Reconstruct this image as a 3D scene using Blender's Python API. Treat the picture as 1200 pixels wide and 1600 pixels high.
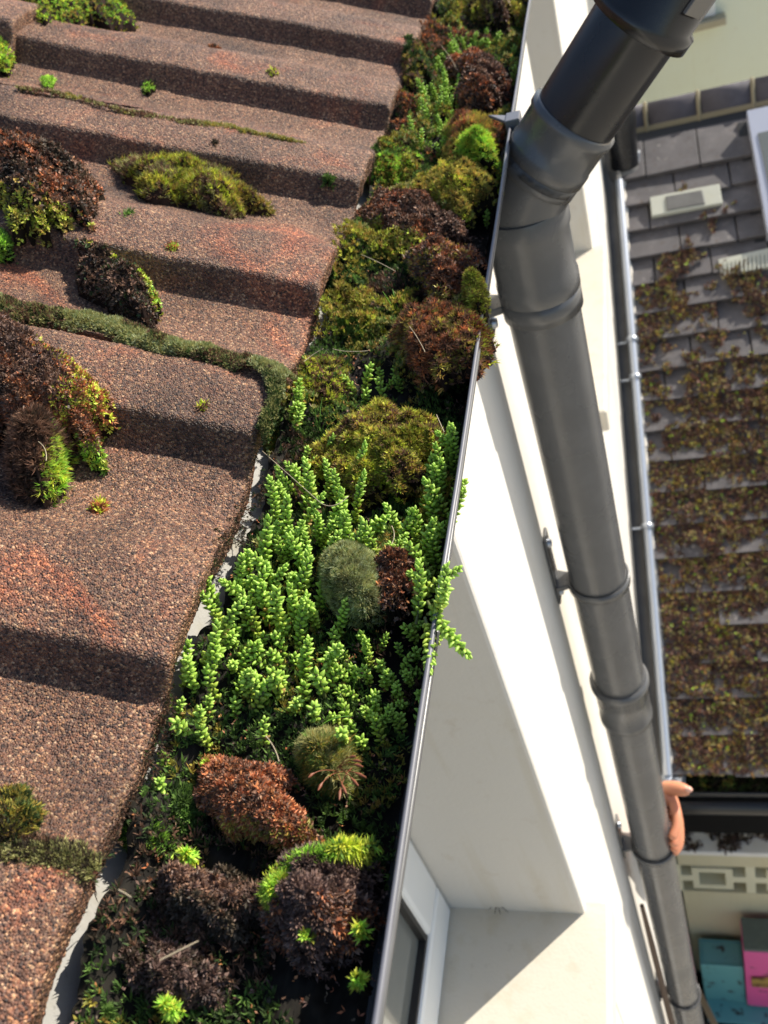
import bpy, bmesh, math, random
import numpy as np
from mathutils import Vector, Matrix
random.seed(7)
for o in list(bpy.data.objects): bpy.data.objects.remove(o)
SC = bpy.context.scene; COL = SC.collection
H = 5.1                                  # height of the camera above the yard

# ------------------------------------------------------------ camera
Cc = np.array([600., 800.]); VY = np.array([938., -660.]); VD = np.array([1225., 2320.])
a_ = VY - Cc; b_ = VD - Cc; FPX = math.sqrt(-(a_ @ b_))
Yv = np.array([*a_, FPX]); Yv /= np.linalg.norm(Yv)
Dv = np.array([*b_, FPX]); Dv /= np.linalg.norm(Dv)
Xv = np.cross(Yv, -Dv); RM = np.array([Xv, Yv, -Dv])
def ray(x, y): return RM @ np.array([x - 600., y - 800., FPX])
def at(x, y, ax, val):                   # photo direction met with a world plane (relative to the camera)
    d = ray(x, y); return d * val / d[ax]
cam = bpy.data.cameras.new('camera'); co = bpy.data.objects.new('camera', cam); COL.objects.link(co)
m4 = Matrix.Identity(4)
for r in range(3):
    m4[r][0] = RM[r][0]; m4[r][1] = -RM[r][1]; m4[r][2] = -RM[r][2]
m4[2][3] = H
co.matrix_world = m4
cam.sensor_fit = 'VERTICAL'; cam.sensor_height = 36; cam.lens = FPX / 1600 * 36
cam.clip_start = 0.02; cam.clip_end = 500
cam.dof.use_dof = True; cam.dof.focus_distance = 0.47; cam.dof.aperture_fstop = 15
SC.camera = co

# ------------------------------------------------------------ light
SUN_EL = math.radians(34); SUN_V = np.array([.71, .70])
w = bpy.data.worlds.new('World'); SC.world = w; w.use_nodes = True
nt = w.node_tree; sky = nt.nodes.new('ShaderNodeTexSky'); sky.sky_type = 'NISHITA'; sky.sun_disc = False
sky.sun_elevation = SUN_EL; sky.sun_rotation = math.atan2(SUN_V[0], SUN_V[1])
bg = nt.nodes['Background']; bg.inputs[1].default_value = 0.115
nt.links.new(sky.outputs[0], bg.inputs[0])
sl = bpy.data.lights.new('sun', 'SUN'); sl.energy = 4.6; sl.angle = math.radians(.5); sl.color = (1, .935, .83)
so = bpy.data.objects.new('sun', sl); COL.objects.link(so)
sdir = Vector((SUN_V[0] * math.cos(SUN_EL), SUN_V[1] * math.cos(SUN_EL), math.sin(SUN_EL))).normalized()
so.rotation_euler = sdir.to_track_quat('Z', 'Y').to_euler(); so.location = (4, 4, 12)
SC.view_settings.view_transform = 'Standard'; SC.view_settings.look = 'None'
SC.view_settings.exposure = 0.68; SC.view_settings.gamma = 1
SC.render.engine = 'CYCLES'

# ------------------------------------------------------------ helpers
def tag(o, label=None, cat=None, group=None, kind=None):
    if label: o['label'] = label
    if cat: o['category'] = cat
    if group: o['group'] = group
    if kind: o['kind'] = kind
    return o
def empty(name, loc, label, cat, group=None):
    o = bpy.data.objects.new(name, None); COL.objects.link(o)
    o.location = (loc[0], loc[1], loc[2] + H); o.empty_display_size = .05
    return tag(o, label, cat, group)
def link(name, me, parent=None, mats=()):
    o = bpy.data.objects.new(name, me); COL.objects.link(o)
    for m in mats: me.materials.append(m)
    if parent is not None:
        o.parent = parent; o.matrix_parent_inverse = Matrix.Translation(-Vector(parent_world(parent)))
    return o
def parent_world(p):
    v = Vector(p.location)
    while p.parent: p = p.parent
    return v if not p else v
class MB:                                # collects shapes, camera-relative metres
    def __init__(s): s.v = []; s.f = []; s.sm = []
    def add(s, vs, fs, smooth=False):
        b = len(s.v); s.v += [tuple(v) for v in vs]
        s.f += [tuple(i + b for i in f) for f in fs]; s.sm += [smooth] * len(fs)
    def box(s, x0, x1, y0, y1, z0, z1):
        s.add([(x0,y0,z0),(x1,y0,z0),(x1,y1,z0),(x0,y1,z0),(x0,y0,z1),(x1,y0,z1),(x1,y1,z1),(x0,y1,z1)],
              [(0,3,2,1),(4,5,6,7),(0,1,5,4),(1,2,6,5),(2,3,7,6),(3,0,4,7)])
    def obox(s, c, ax, ay, az):          # oriented box from centre and half axes
        c, ax, ay, az = map(np.array, (c, ax, ay, az)); vs = []
        for k in (-1, 1):
            for (i, j) in ((-1,-1),(1,-1),(1,1),(-1,1)): vs.append(c + i*ax + j*ay + k*az)
        s.add(vs, [(0,3,2,1),(4,5,6,7),(0,1,5,4),(1,2,6,5),(2,3,7,6),(3,0,4,7)])
    def sweep(s, pts, rads, n=32, cap=True):
        pts = [np.array(p, float) for p in pts]; vs = []; T = []
        for i in range(len(pts)):
            a = pts[max(i-1, 0)]; b = pts[min(i+1, len(pts)-1)]
            t = b - a
            T.append(t / (np.linalg.norm(t) + 1e-12))
        up = np.array([0, 1, 0.]) if abs(T[0][1]) < .9 else np.array([1., 0, 0])
        for p, t, r in zip(pts, T, rads):
            u = np.cross(up, t); u /= np.linalg.norm(u); v = np.cross(t, u)
            for k in range(n):
                a = 2*math.pi*k/n; vs.append(p + r*(math.cos(a)*u + math.sin(a)*v))
        fs = [(i*n+k, i*n+(k+1) % n, (i+1)*n+(k+1) % n, (i+1)*n+k) for i in range(len(pts)-1) for k in range(n)]
        s.add(vs, fs, True)
        if cap:
            s.add([vs[k] for k in range(n)], [tuple(range(n))[::-1]])
            s.add(vs[-n:], [tuple(range(n))])
    def build(s, name, mat, parent=None, bevel=0, seg=2):
        me = bpy.data.meshes.new(name)
        me.from_pydata([(x, y, z + H) for x, y, z in s.v], [], s.f)
        me.polygons.foreach_set('use_smooth', s.sm)
        bm = bmesh.new(); bm.from_mesh(me); bmesh.ops.recalc_face_normals(bm, faces=bm.faces[:]); bm.to_mesh(me); bm.free()
        me.materials.append(mat)
        o = link(name, me, parent)
        if bevel:
            b = o.modifiers.new('bevel', 'BEVEL'); b.width = bevel; b.segments = seg; b.limit_method = 'ANGLE'
        return o
def hashn(i, j, seed):
    v = np.sin(i*127.1 + j*311.7 + seed*74.7) * 43758.5453
    return v - np.floor(v)
def vn(x, y, sc, seed=0):                # smooth value noise 0..1
    x = np.asarray(x)*sc; y = np.asarray(y)*sc; i = np.floor(x); j = np.floor(y); fx = x-i; fy = y-j
    fx = fx*fx*(3-2*fx); fy = fy*fy*(3-2*fy)
    return (hashn(i,j,seed)*(1-fx)+hashn(i+1,j,seed)*fx)*(1-fy)+(hashn(i,j+1,seed)*(1-fx)+hashn(i+1,j+1,seed)*fx)*fy
def worley(x, y, cell, seed):
    i0 = np.floor(x/cell); j0 = np.floor(y/cell); best = np.full(x.shape, 9.); ida = np.zeros(x.shape)
    for di in (-1,0,1):
        for dj in (-1,0,1):
            i = i0+di; j = j0+dj
            sx = (i+hashn(i,j,seed))*cell; sy = (j+hashn(i,j,seed+5))*cell
            d = np.hypot(x-sx, y-sy)/cell; m = d < best
            best = np.where(m, d, best); ida = np.where(m, hashn(i,j,seed+9), ida)
    return best, ida
def grid_mesh(name, P, nu, nv, smooth=True, col=None):
    me = bpy.data.meshes.new(name); n = nu*nv; P = P.reshape(-1, 3).astype(np.float32)
    me.vertices.add(n); me.vertices.foreach_set('co', P.ravel())
    i = np.arange((nu-1)*(nv-1)); r = i//(nv-1); c = i % (nv-1); a = r*nv+c
    q = np.stack([a, a+nv, a+nv+1, a+1], 1).astype(np.int32)
    me.loops.add(q.size); me.loops.foreach_set('vertex_index', q.ravel())
    me.polygons.add(len(q)); me.polygons.foreach_set('loop_start', np.arange(0, q.size, 4, dtype=np.int32))
    me.polygons.foreach_set('use_smooth', np.full(len(q), smooth))
    me.update(calc_edges=True)
    if col is not None: setcol(me, col)
    return me
def setcol(me, C):
    at_ = me.color_attributes.new('tint', 'FLOAT_COLOR', 'POINT')
    C4 = np.ones((len(C), 4), np.float32); C4[:, :3] = C; at_.data.foreach_set('color', C4.ravel())

# ------------------------------------------------------------ materials
def srgb(r, g, b):
    f = lambda c: (c/255/12.92) if c/255 <= .04045 else ((c/255+.055)/1.055)**2.4
    return (f(r), f(g), f(b))
class NM:
    def __init__(s, name):
        s.m = bpy.data.materials.new(name); s.m.use_nodes = True; s.t = s.m.node_tree; s.n = s.t.nodes; s.l = s.t.links
        s.b = s.n['Principled BSDF']; s.out = s.n['Material Output']
        s.tc = s.n.new('ShaderNodeTexCoord')
    def noise(s, sc, det=4, rough=.55, vec=None, dist=0):
        n = s.n.new('ShaderNodeTexNoise'); n.inputs['Scale'].default_value = sc; n.inputs['Detail'].default_value = det
        n.inputs['Roughness'].default_value = rough; n.inputs['Distortion'].default_value = dist
        s.l.new(vec or s.tc.outputs['Object'], n.inputs['Vector']); return n.outputs['Fac']
    def vor(s, sc, feat='F1', rand=1):
        n = s.n.new('ShaderNodeTexVoronoi'); n.inputs['Scale'].default_value = sc; n.feature = feat
        n.inputs['Randomness'].default_value = rand
        s.l.new(s.tc.outputs['Object'], n.inputs['Vector']); return n
    def ramp(s, fac, stops, interp='LINEAR'):
        r = s.n.new('ShaderNodeValToRGB'); e = r.color_ramp.elements; r.color_ramp.interpolation = interp
        while len(e) < len(stops): e.new(.5)
        for k, (p, c) in enumerate(stops):
            e[k].position = p; e[k].color = (*c, 1) if len(c) == 3 else c
        s.l.new(fac, r.inputs[0]); return r.outputs[0]
    def mix(s, fac, a, b, mode='MIX'):
        n = s.n.new('ShaderNodeMix'); n.data_type = 'RGBA'; n.blend_type = mode
        for sock, v in ((n.inputs[0], fac), (n.inputs[6], a), (n.inputs[7], b)):
            if isinstance(v, (int, float)): sock.default_value = v
            elif isinstance(v, tuple): sock.default_value = (*v, 1)
            else: s.l.new(v, sock)
        return n.outputs[2]
    def bump(s, h, strength=.3, dist=.01, prev=None):
        n = s.n.new('ShaderNodeBump'); n.inputs['Strength'].default_value = strength; n.inputs['Distance'].default_value = dist
        s.l.new(h, n.inputs['Height'])
        if prev: s.l.new(prev, n.inputs['Normal'])
        return n.outputs[0]
    def done(s, col=None, rough=.6, nrm=None, metal=0, spec=None, **k):
        if col is not None:
            if isinstance(col, tuple): s.b.inputs['Base Color'].default_value = (*col, 1)
            else: s.l.new(col, s.b.inputs['Base Color'])
        if isinstance(rough, (int, float)): s.b.inputs['Roughness'].default_value = rough
        else: s.l.new(rough, s.b.inputs['Roughness'])
        s.b.inputs['Metallic'].default_value = metal
        if spec is not None: s.b.inputs['Specular IOR Level'].default_value = spec
        if nrm is not None: s.l.new(nrm, s.b.inputs['Normal'])
        return s.m
def G(v): return (v, v, v)

def mat_tile():
    s = NM('roof_tile_granules'); v = s.vor(960); v2 = s.vor(520)
    sep = s.n.new('ShaderNodeSeparateColor'); s.l.new(v.outputs['Color'], sep.inputs[0])
    c = s.ramp(sep.outputs[0], [(0, (.022,.016,.015)), (.2, (.075,.040,.028)), (.4, (.16,.078,.050)), (.56, (.10,.066,.055)), (.7, (.24,.115,.068)),
                                (.82, (.18,.12,.085)), (.93, (.36,.20,.11)), (1, (.46,.34,.23))])
    oi = s.n.new('ShaderNodeObjectInfo')
    add = s.n.new('ShaderNodeVectorMath'); add.operation = 'ADD'; s.l.new(s.tc.outputs['Object'], add.inputs[0])
    mul = s.n.new('ShaderNodeVectorMath'); mul.operation = 'MULTIPLY'; mul.inputs[1].default_value = (7, 3, 1)
    s.l.new(oi.outputs['Random'], mul.inputs[0]); s.l.new(mul.outputs[0], add.inputs[1])
    big = s.noise(14, 5, .6, add.outputs[0]); dark = s.ramp(big, [(.3, G(.42)), (.5, G(.95)), (.7, G(1.25))])
    c = s.mix(1, c, dark, 'MULTIPLY')
    n2 = s.noise(9, 4, .6, add.outputs[0], 1.5); og = s.ramp(n2, [(.55, G(0)), (.72, G(.75))])
    c = s.mix(og, c, s.mix(1, c, (1.75,.95,.66), 'MULTIPLY'))
    n3 = s.noise(45, 5, .65, add.outputs[0]); gr = s.ramp(n3, [(.52, G(0)), (.68, G(.55))])
    c = s.mix(gr, c, s.mix(1, c, (.70,.70,.72), 'MULTIPLY'))
    c = s.mix(1, c, (1.10,.98,.85), 'MULTIPLY')
    b1 = s.bump(s.ramp(v.outputs['Distance'], [(0, G(1)), (.75, G(0))]), .9, .0010)
    b2 = s.bump(s.ramp(v2.outputs['Distance'], [(0, G(1)), (.8, G(0))]), .35, .0012, b1)
    s.b.inputs['Coat Weight'].default_value = 0.0
    return s.done(c, .62, b2, spec=.5)
def mat_tint(name, rough=.75, trans=.25, spec=.35, gain=1.0):
    s = NM(name); a = s.n.new('ShaderNodeAttribute'); a.attribute_name = 'tint'
    col = a.outputs['Color']
    if gain != 1: col = s.mix(1, col, (gain,)*3, 'MULTIPLY')
    s.done(col, rough, spec=spec)
    t = s.n.new('ShaderNodeBsdfTranslucent'); s.l.new(col, t.inputs[0])
    mx = s.n.new('ShaderNodeMixShader'); mx.inputs[0].default_value = trans
    s.l.new(s.b.outputs[0], mx.inputs[1]); s.l.new(t.outputs[0], mx.inputs[2]); s.l.new(mx.outputs[0], s.out.inputs[0])
    return s.m
def mat_pvc(name, col, rough=.3, bumpy=.0):
    s = NM(name); n = s.noise(25, 5, .6); c = s.mix(s.ramp(n, [(.45, G(0)), (.8, G(.3))]), col, tuple(min(1, x*1.7+.02) for x in col))
    fine = s.noise(180, 3); r = s.ramp(s.noise(12, 5), [(.3, G(rough*.75)), (.7, G(rough*1.4))])
    return s.done(c, r, s.bump(fine, .04, .0006), spec=.5)
def mat_render(name, col, dirt=(.45,.36,.25), amt=.3, sc=3):
    s = NM(name); n = s.noise(sc, 6, .65, dist=.6); d = s.ramp(n, [(.5, G(0)), (.8, G(amt))])
    n2 = s.noise(sc*9, 5, .7); d2 = s.ramp(n2, [(.6, G(0)), (.8, G(amt*.8))])
    c = s.mix(d, col, tuple(a*b for a, b in zip(col, (.93,.87,.72)))); c = s.mix(d2, c, dirt)
    mp = s.n.new('ShaderNodeMapping'); mp.inputs['Scale'].default_value = (1, 1, .07); s.l.new(s.tc.outputs['Object'], mp.inputs[0])
    st = s.noise(26, 5, .6, mp.outputs[0]); c = s.mix(s.ramp(st, [(.54, G(0)), (.75, G(amt))]), c, tuple(a*b for a, b in zip(col, (.86,.80,.66))))
    f = s.noise(260, 3); g = s.noise(30, 4)
    return s.done(c, .8, s.bump(f, .25, .0012, s.bump(g, .2, .004)), spec=.25)
M_TILE = mat_tile()
M_MOSS = mat_tint('moss_leaves', .7, .3, .3)
M_CHIP = mat_tint('brown_moss_leaves', .55, .12, .45)
M_CORE = mat_tint('moss_core', .95, 0, .1)
M_SEDUM = mat_tint('stonecrop_leaves', .42, .30, .45, 1.22)
M_SOIL = mat_tint('gutter_soil', .85, 0, .25)
M_PVC = mat_pvc('dark_grey_pvc', (.088,.088,.088), .26)
M_PVCB = mat_pvc('black_pvc', (.011,.011,.012), .25)
M_LIP = mat_pvc('worn_grey_pvc', (.13,.13,.145), .4)
M_WHITE = mat_render('white_render', (.66,.63,.575), amt=.5)
M_WALL_IN = mat_render('white_sill_paint', (.62,.57,.475), dirt=(.40,.34,.26), amt=.6, sc=7)
M_TRAY = mat_render('eaves_tray_plastic', (.40,.39,.36), dirt=(.12,.10,.07), amt=.8, sc=40)
M_UPVC = NM('white_upvc').done((.82,.83,.82), .25)
M_GLASS = NM('dark_window_glass').done((.16,.17,.16), .08, spec=.6)
M_GASKET = NM('black_gasket').done((.02,.02,.02), .5)
M_GREEN = mat_render('cream_green_render', (.74,.78,.64), amt=.25)
M_SLATE = None
def mat_slate():
    s = NM('lean_to_tile'); n = s.noise(11, 5, .65); c = s.ramp(n, [(.3, (.068,.062,.063)), (.55, (.105,.096,.097)), (.75, (.16,.145,.142))])
    n2 = s.noise(60, 5, .7); d = s.ramp(n2, [(.56, G(0)), (.7, G(.7))]); c = s.mix(d, c, (.07,.045,.03))
    n3 = s.noise(38, 3, .6, dist=1); l = s.ramp(n3, [(.66, G(0)), (.74, G(.6))]); c = s.mix(l, c, (.34,.31,.28))
    return s.done(c, .6, s.bump(s.noise(150, 4), .3, .002), spec=.4)
M_SLATE = mat_slate()
M_RIDGE = mat_pvc('ridge_tile_clay', (.075,.068,.078), .8)
M_MORTAR = mat_render('cream_mortar', (.27,.23,.15), amt=.4, sc=20)
M_LEAD = mat_pvc('lead_flashing', (.13,.125,.115), .5)
M_PALE = mat_render('pale_vent_tile', (.50,.50,.42), amt=.3, sc=20)
M_STEEL = NM('galvanised_pipe').done((.50,.53,.57), .28, metal=.6)
M_WHITEM = mat_render('pale_mortar_strip', (.66,.61,.53), dirt=(.2,.16,.12), amt=.5, sc=30)

# ============================================================ SETTING: yard
def yard():
    n = 60; xs = np.linspace(-60, 60, n); X, Y = np.meshgrid(xs, xs, indexing='ij')
    P = np.stack([X, Y, np.full_like(X, 0.0)], -1)
    me = grid_mesh('ground', P, n, n)
    s = NM('concrete_yard'); c = s.ramp(s.noise(2.5, 6, .65), [(.3, (.38,.35,.29)), (.7, (.52,.475,.40))])
    o = link('ground', me, None, [s.done(c, .85, s.bump(s.noise(40, 4), .3, .01))]); tag(o, kind='structure')
yard()

# ============================================================ HOUSE
WX = -.168                                # outer face of the wall under the gutter
house = empty('house', (-.4, .5, -5.1), 'white rendered house wall under the mossy tiled roof, with recessed windows and deep sills', 'house')
def piece(name, mat, boxes, bevel=0, parent=house):
    b = MB()
    for bx in boxes: b.box(*bx)
    return b.build(name, mat, parent, bevel)
SZ = -1.154                               # top of the window sills
TOPZ = -.366; LINT = -.43
R1 = (-.95, .46); R2 = (1.47, 2.08)        # window recesses along y
piece('wall', M_WHITE, [(-.50, WX, -2.2, R1[0], -5.1, TOPZ), (-.50, WX, R1[1], R2[0], -5.1, TOPZ), (-.50, WX, R2[1], 4.75, -5.1, TOPZ),
                        (-.50, WX, R1[0], R1[1], -5.1, SZ-.055), (-.50, WX, R2[0], R2[1], -5.1, SZ-.055),
                        (-.50, WX, R1[0], R1[1], LINT, TOPZ), (-.50, WX, R2[0], R2[1], LINT, TOPZ)], .004)
for (y0, y1) in (R1, R2):
    sill = piece('window_sill', M_WALL_IN, [(-.40, WX+.031, y0-.03 if y0 > 0 else y0, y1+.02, SZ-.053, SZ)], .006)
    win = piece('window', M_UPVC, [(-.375, -.338, y0+.001, y1-.001, SZ+.002, SZ+.072), (-.375, -.338, y0+.001, y0+.062, SZ+.073, LINT-.002),
                                   (-.375, -.338, y1-.066, y1-.001, SZ+.073, LINT-.002), (-.375, -.338, y0+.063, y1-.067, LINT-.07, LINT-.002)], .007)
    piece('gasket', M_GASKET, [(-.372, -.343, y0+.060, y1-.064, SZ+.070, SZ+.078), (-.372, -.343, y1-.072, y1-.064, SZ+.078, LINT-.068)], 0, win)
    piece('pane', M_GLASS, [(-.362, -.352, y0+.06, y1-.07, SZ+.074, LINT-.068)], 0, win)
# sill dirt and a small spider in the corner
def speck(cx, cy, cz, r, name, label, cat, mat):
    b = MB(); rr = random.Random(3)
    b.sweep([(cx-r, cy, cz+r*.3), (cx-r*.5, cy, cz+r*.7), (cx, cy, cz+r*.8), (cx+r*.5, cy, cz+r*.6), (cx+r, cy, cz+r*.3)], [r*.2, r*.6, r*.35, r*.55, r*.15], 10)
    for k in range(8):
        a = k*math.pi/4+.3; l = r*rr.uniform(1.6, 2.6)
        p = np.array([cx, cy, cz+r*.6]); q = p+np.array([math.cos(a)*l*.5, math.sin(a)*l*.5, r*.7]); e = p+np.array([math.cos(a)*l, math.sin(a)*l, -r*.4])
        b.sweep([p, q, e], [r*.1, r*.09, r*.05], 5)
    o = b.build(name, mat); tag(o, label, cat)
p = at(780, 1418, 2, SZ); speck(p[0], p[1], SZ+.001, .006, 'spider', 'small dark spider at the back edge of the white window sill', 'spider', NM('spider_brown').done((.05,.035,.025), .7))

# --- roof of interlocking tiles
ROLL = .0175; PITCH = math.atan(.44); TX, TZ = -.2295, -.290
TILT = .030
def prof(u):                              # u along the eaves in metres, 0...0.3
    v = (u - .078) % .150
    rise = np.clip(v/.014, 0, 1); rise = rise*rise*(3-2*rise)
    fall = np.clip((v-.052)/.072, 0, 1); fall = fall*fall*(3-2*fall)
    crown = .003*np.sin(np.clip(v/.085, 0, 1)*math.pi)
    return ROLL*rise*(1-fall) + crown
def tile_mesh(seed, fine, wd=.2965, ln=.385):
    st = .0009 if fine else .0028
    us = np.arange(0, wd+st/2, st); ss = np.arange(0, ln, st)
    # lower end: rounded nose then vertical face
    arc = [(-.004*math.sin(t), -.004*(1-math.cos(t))) for t in np.linspace(math.pi/2, 0, 5)[:-1]]
    face = [(-.004, -.004-k*st) for k in range(int(.013/st), 0, -1)]
    rows = face + [(a, b) for a, b in arc] + [(s, 0) for s in ss]
    uu = np.concatenate([np.zeros(6), us, np.full(6, us[-1])])
    drop = np.concatenate([np.linspace(.014, .0015, 6), np.zeros(len(us)), np.linspace(.0015, .014, 6)])
    S = np.array([r[0] for r in rows]); D = np.array([r[1] for r in rows])
    SS, U = np.meshgrid(S, uu, indexing='ij'); DD, DR = np.meshgrid(D, drop, indexing='ij')
    Z = prof(U) + DD - DR
    sx = SS - DD*1.0; sy = U + DR
    d, idn = worley(sx + 3.1*seed, sy, .0017, seed)
    g = (1-np.clip(d/.75, 0, 1)**2)*(.35+.65*idn)*.0009
    lump = (vn(sx, sy, 60, seed)-.5)*.0016 + (vn(sx, sy, 18, seed+2)-.5)*.002
    edge = np.exp(-np.abs(SS)/.006)*(vn(U, SS, 140, seed)-.5)*.004
    Z = Z + g*(DD > -.003) + lump
    X = -(SS) + (DD < -.002)*(g*1.2) + edge
    P = np.stack([X, U + (vn(sx, sy, 100, seed+4)-.5)*.001, Z], -1)
    P[..., 2] += TILT*-0 - .034*np.clip(SS, 0, 1)
    return grid_mesh('roof_tile', P, len(rows), len(uu))
roof = piece('roof', M_GASKET, [(-1.9, -.235, -1.2, 4.7, -.372, -.368)])   # sarking board under the tiles
ang = math.atan(.44+.034)
VARF = [tile_mesh(s, True) for s in (1, 2)]; VARC = [tile_mesh(s, False) for s in (3, 4)]
for me in VARF+VARC: me.materials.append(M_TILE)
rt = random.Random(5)
for col in range(-3, 13):
    for row in range(4):
        yb = .4205 + .3*col + rt.uniform(-.0015, .0015)
        fine = row == 0 and -2 <= col <= 2
        me = (VARF if fine else VARC)[rt.randrange(2)]
        o = bpy.data.objects.new('roof_tile', me); COL.objects.link(o)
        s0 = row*.345
        x = TX - s0*math.cos(ang) + rt.uniform(-.002, .002)*(1 if row else .9); z = TZ + s0*math.sin(ang) + H
        o.parent = roof; o.matrix_parent_inverse = Matrix.Identity(4)
        roof_w = Vector(house.location)
        o.location = (x, yb, z); o.rotation_euler = (0, ang, rt.uniform(-.003, .003))
def surf_roof(px, py, up=0):              # meet a photo direction with the tile plane
    d = ray(px, py); off = .010
    for _ in range(4):
        t = (TZ + off + up + .44*TX)/(d[2] + .44*d[0]); off = off*.5 + .5*float(prof(np.array((d[1]*t - .4205) % .3)))
    return d*t

# --- eaves tray, pale plastic sheet hanging from under the tiles into the gutter
def tray():
    ny, nx = 700, 12; ys = np.linspace(-.3, 2.4, ny); t = np.linspace(0, 1, nx)
    T, Yg = np.meshgrid(t, ys, indexing='ij')
    X = -.262 + T*.060; Z = -.303 - T*.034 + (vn(Yg, T, 9, 3)-.5)*.006*T
    X = X + (vn(Yg, T*0, 70, 5)-.5)*.006*T
    me = grid_mesh('eaves_tray', np.stack([X, Yg, Z+H], -1), nx, ny)
    link('eaves_tray', me, house, [M_TRAY])
tray()

# ============================================================ GUTTER
def lipx(y): return -.1065 - .0055*y
gut = empty('roof_gutter', (-.165, .5, -.36), 'grey plastic roof gutter choked with moss and stonecrop along the tile edge', 'gutter')
def gutter():
    ys = np.linspace(-.3, 2.6, 120)
    prof_g = [(-.108, -.330), (-.106, -.345), (-.096, -.358), (-.070, -.3635), (-.045, -.362), (-.026, -.352), (-.016, -.336), (-.0065, -.3125), (-.0022, -.3015)]
    P = np.array([[(lipx(y)+dx, y, dz+H) for y in ys] for dx, dz in prof_g])
    me = grid_mesh('channel', P, len(prof_g), len(ys)); o = link('channel', me, gut, [M_PVC])
    b = MB(); b2 = MB()
    yy = list(np.linspace(-.3, 2.6, 60))
    b.sweep([(lipx(y)-.0022+.0003*math.sin(y*23), y, -.3005+.0004*math.sin(y*9)) for y in yy], [.0012]*60, 14)
    o = b.build('lip', M_LIP, gut)
    b2.sweep([(lipx(y)-.0026, y, -.3052) for y in yy], [.0014]*60, 10)
    b2.build('outer_bead', M_PVC, gut)
gutter()
# clip that hooks over the lip
cl = MB(); y0 = .775; cxl = lipx(y0)
cl.box(cxl-.006, cxl+.0065, y0-.009, y0+.009, -.3135, -.2945)
cl.add([(cxl-.005, y0-.006, -.296), (cxl-.005, y0+.008, -.296), (cxl-.021, y0+.006, -.291), (cxl-.005, y0-.006, -.299), (cxl-.005, y0+.008, -.299), (cxl-.021, y0+.006, -.294)],
       [(0,1,2), (3,5,4), (0,2,5,3), (1,4,5,2), (0,3,4,1)])
cl.build('clip', M_LIP, gut, .001)

# ============================================================ DOWNPIPE
PX, PY = -.114, .752
dp = empty('downpipe', (PX, PY, -5.0), 'big dark grey round downpipe held off the white wall, crossing beside the gutter lip', 'downpipe')
def straight(z0, z1, r, name='pipe', mat=M_PVC):
    b = MB(); n = 8; b.sweep([(PX, PY, z0+(z1-z0)*k/n) for k in range(n+1)], [r]*(n+1), 48); return b.build(name, mat, dp)
straight(-4.95, -1.115, .0335); straight(-1.075, -.430, .0345)
def socket(pts, rr, name, mat=M_PVC):
    b = MB(); b.sweep(pts, rr, 48); return b.build(name, mat, dp)
def vsock(z0, z1, r, lip=.0035):
    zs = [z0, z0+.001, z0+.012, z0+.015, z1-.014, z1-.011, z1-.009, z1-.002, z1]
    rs = [r-.003, r, r, r-.001, r-.001, r+lip, r+lip, r+lip, r+lip-.003]
    return socket([(PX, PY, z) for z in zs], rs, 'socket')
vsock(-1.165, -1.070, .0372, .003)
# elbow at the top
dd = np.array([.68, 0, .73]); dd /= np.linalg.norm(dd); B0 = np.array([PX+.002, PY, -.356])
vs_ = [(PX, PY, z) for z in (-.450, -.448, -.434, -.430, -.388, -.383, -.373, -.366)]
socket(vs_, [.036, .0382, .0382, .0370, .0370, .0392, .0392, .037], 'socket')
arc = []
for t in np.linspace(0, 1, 10):
    a = t; p0 = np.array([PX, PY, -.375]); p2 = B0 + dd*.03
    arc.append((1-a)**2*p0 + 2*a*(1-a)*B0 + a*a*p2)
socket(arc, [.0350]*len(arc), 'elbow')
def dsock(s0, s1, r, name, mat, lip=.003, rim_low=False):
    ss = [s0, s0+.001, s0+.012, s0+.014, s1-.010, s1-.008, s1-.001, s1]
    rs = [r-.002, r, r, r-.001, r-.001, r+lip, r+lip, r+lip-.003]
    if rim_low: rs = [r+lip-.003, r+lip, r+lip, r, r, r, r, r-.003]
    return socket([B0+dd*s for s in ss], rs, name, mat)
dsock(.020, .034, .0362, 'socket', M_PVC, .0); dsock(.033, .080, .0370, 'socket', M_PVC, .0008)
socket([B0+dd*s for s in (.076, .09, .12, .15, .175)], [.0345]*5, 'pipe', M_PVCB)
col_s = dsock(.158, .30, .0380, 'collar', M_PVCB, .004, True)
socket([B0+dd*s for s in (.28, .32, .36, .40)], [.0345]*4, 'pipe', M_PVCB)
# grey sticker and moulded lug on the collar
nrm = np.array([-dd[2], 0, dd[0]]); side = np.array([0, -1., 0]); o1 = (side*.80 - nrm*.60)
o1 /= np.linalg.norm(o1); tt = np.cross(dd, o1)
lb = MB(); lb.obox(B0+dd*.207+o1*.0376, dd*.020, tt*.0085, o1*.0022); lb.build('label', NM('faded_grey_label').done((.17,.155,.135), .5), col_s, .0006)
lb = MB(); q = B0+dd*.222+o1*.0385+tt*(-.015)
lb.sweep([q-dd*.01-tt*.004, q, q+dd*.008+tt*.006, q+dd*.016+tt*.002], [.002,.003,.0022,.001], 8); lb.build('moulded_mark', NM('chalky_mark').done((.45,.44,.42), .5), col_s)
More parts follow.
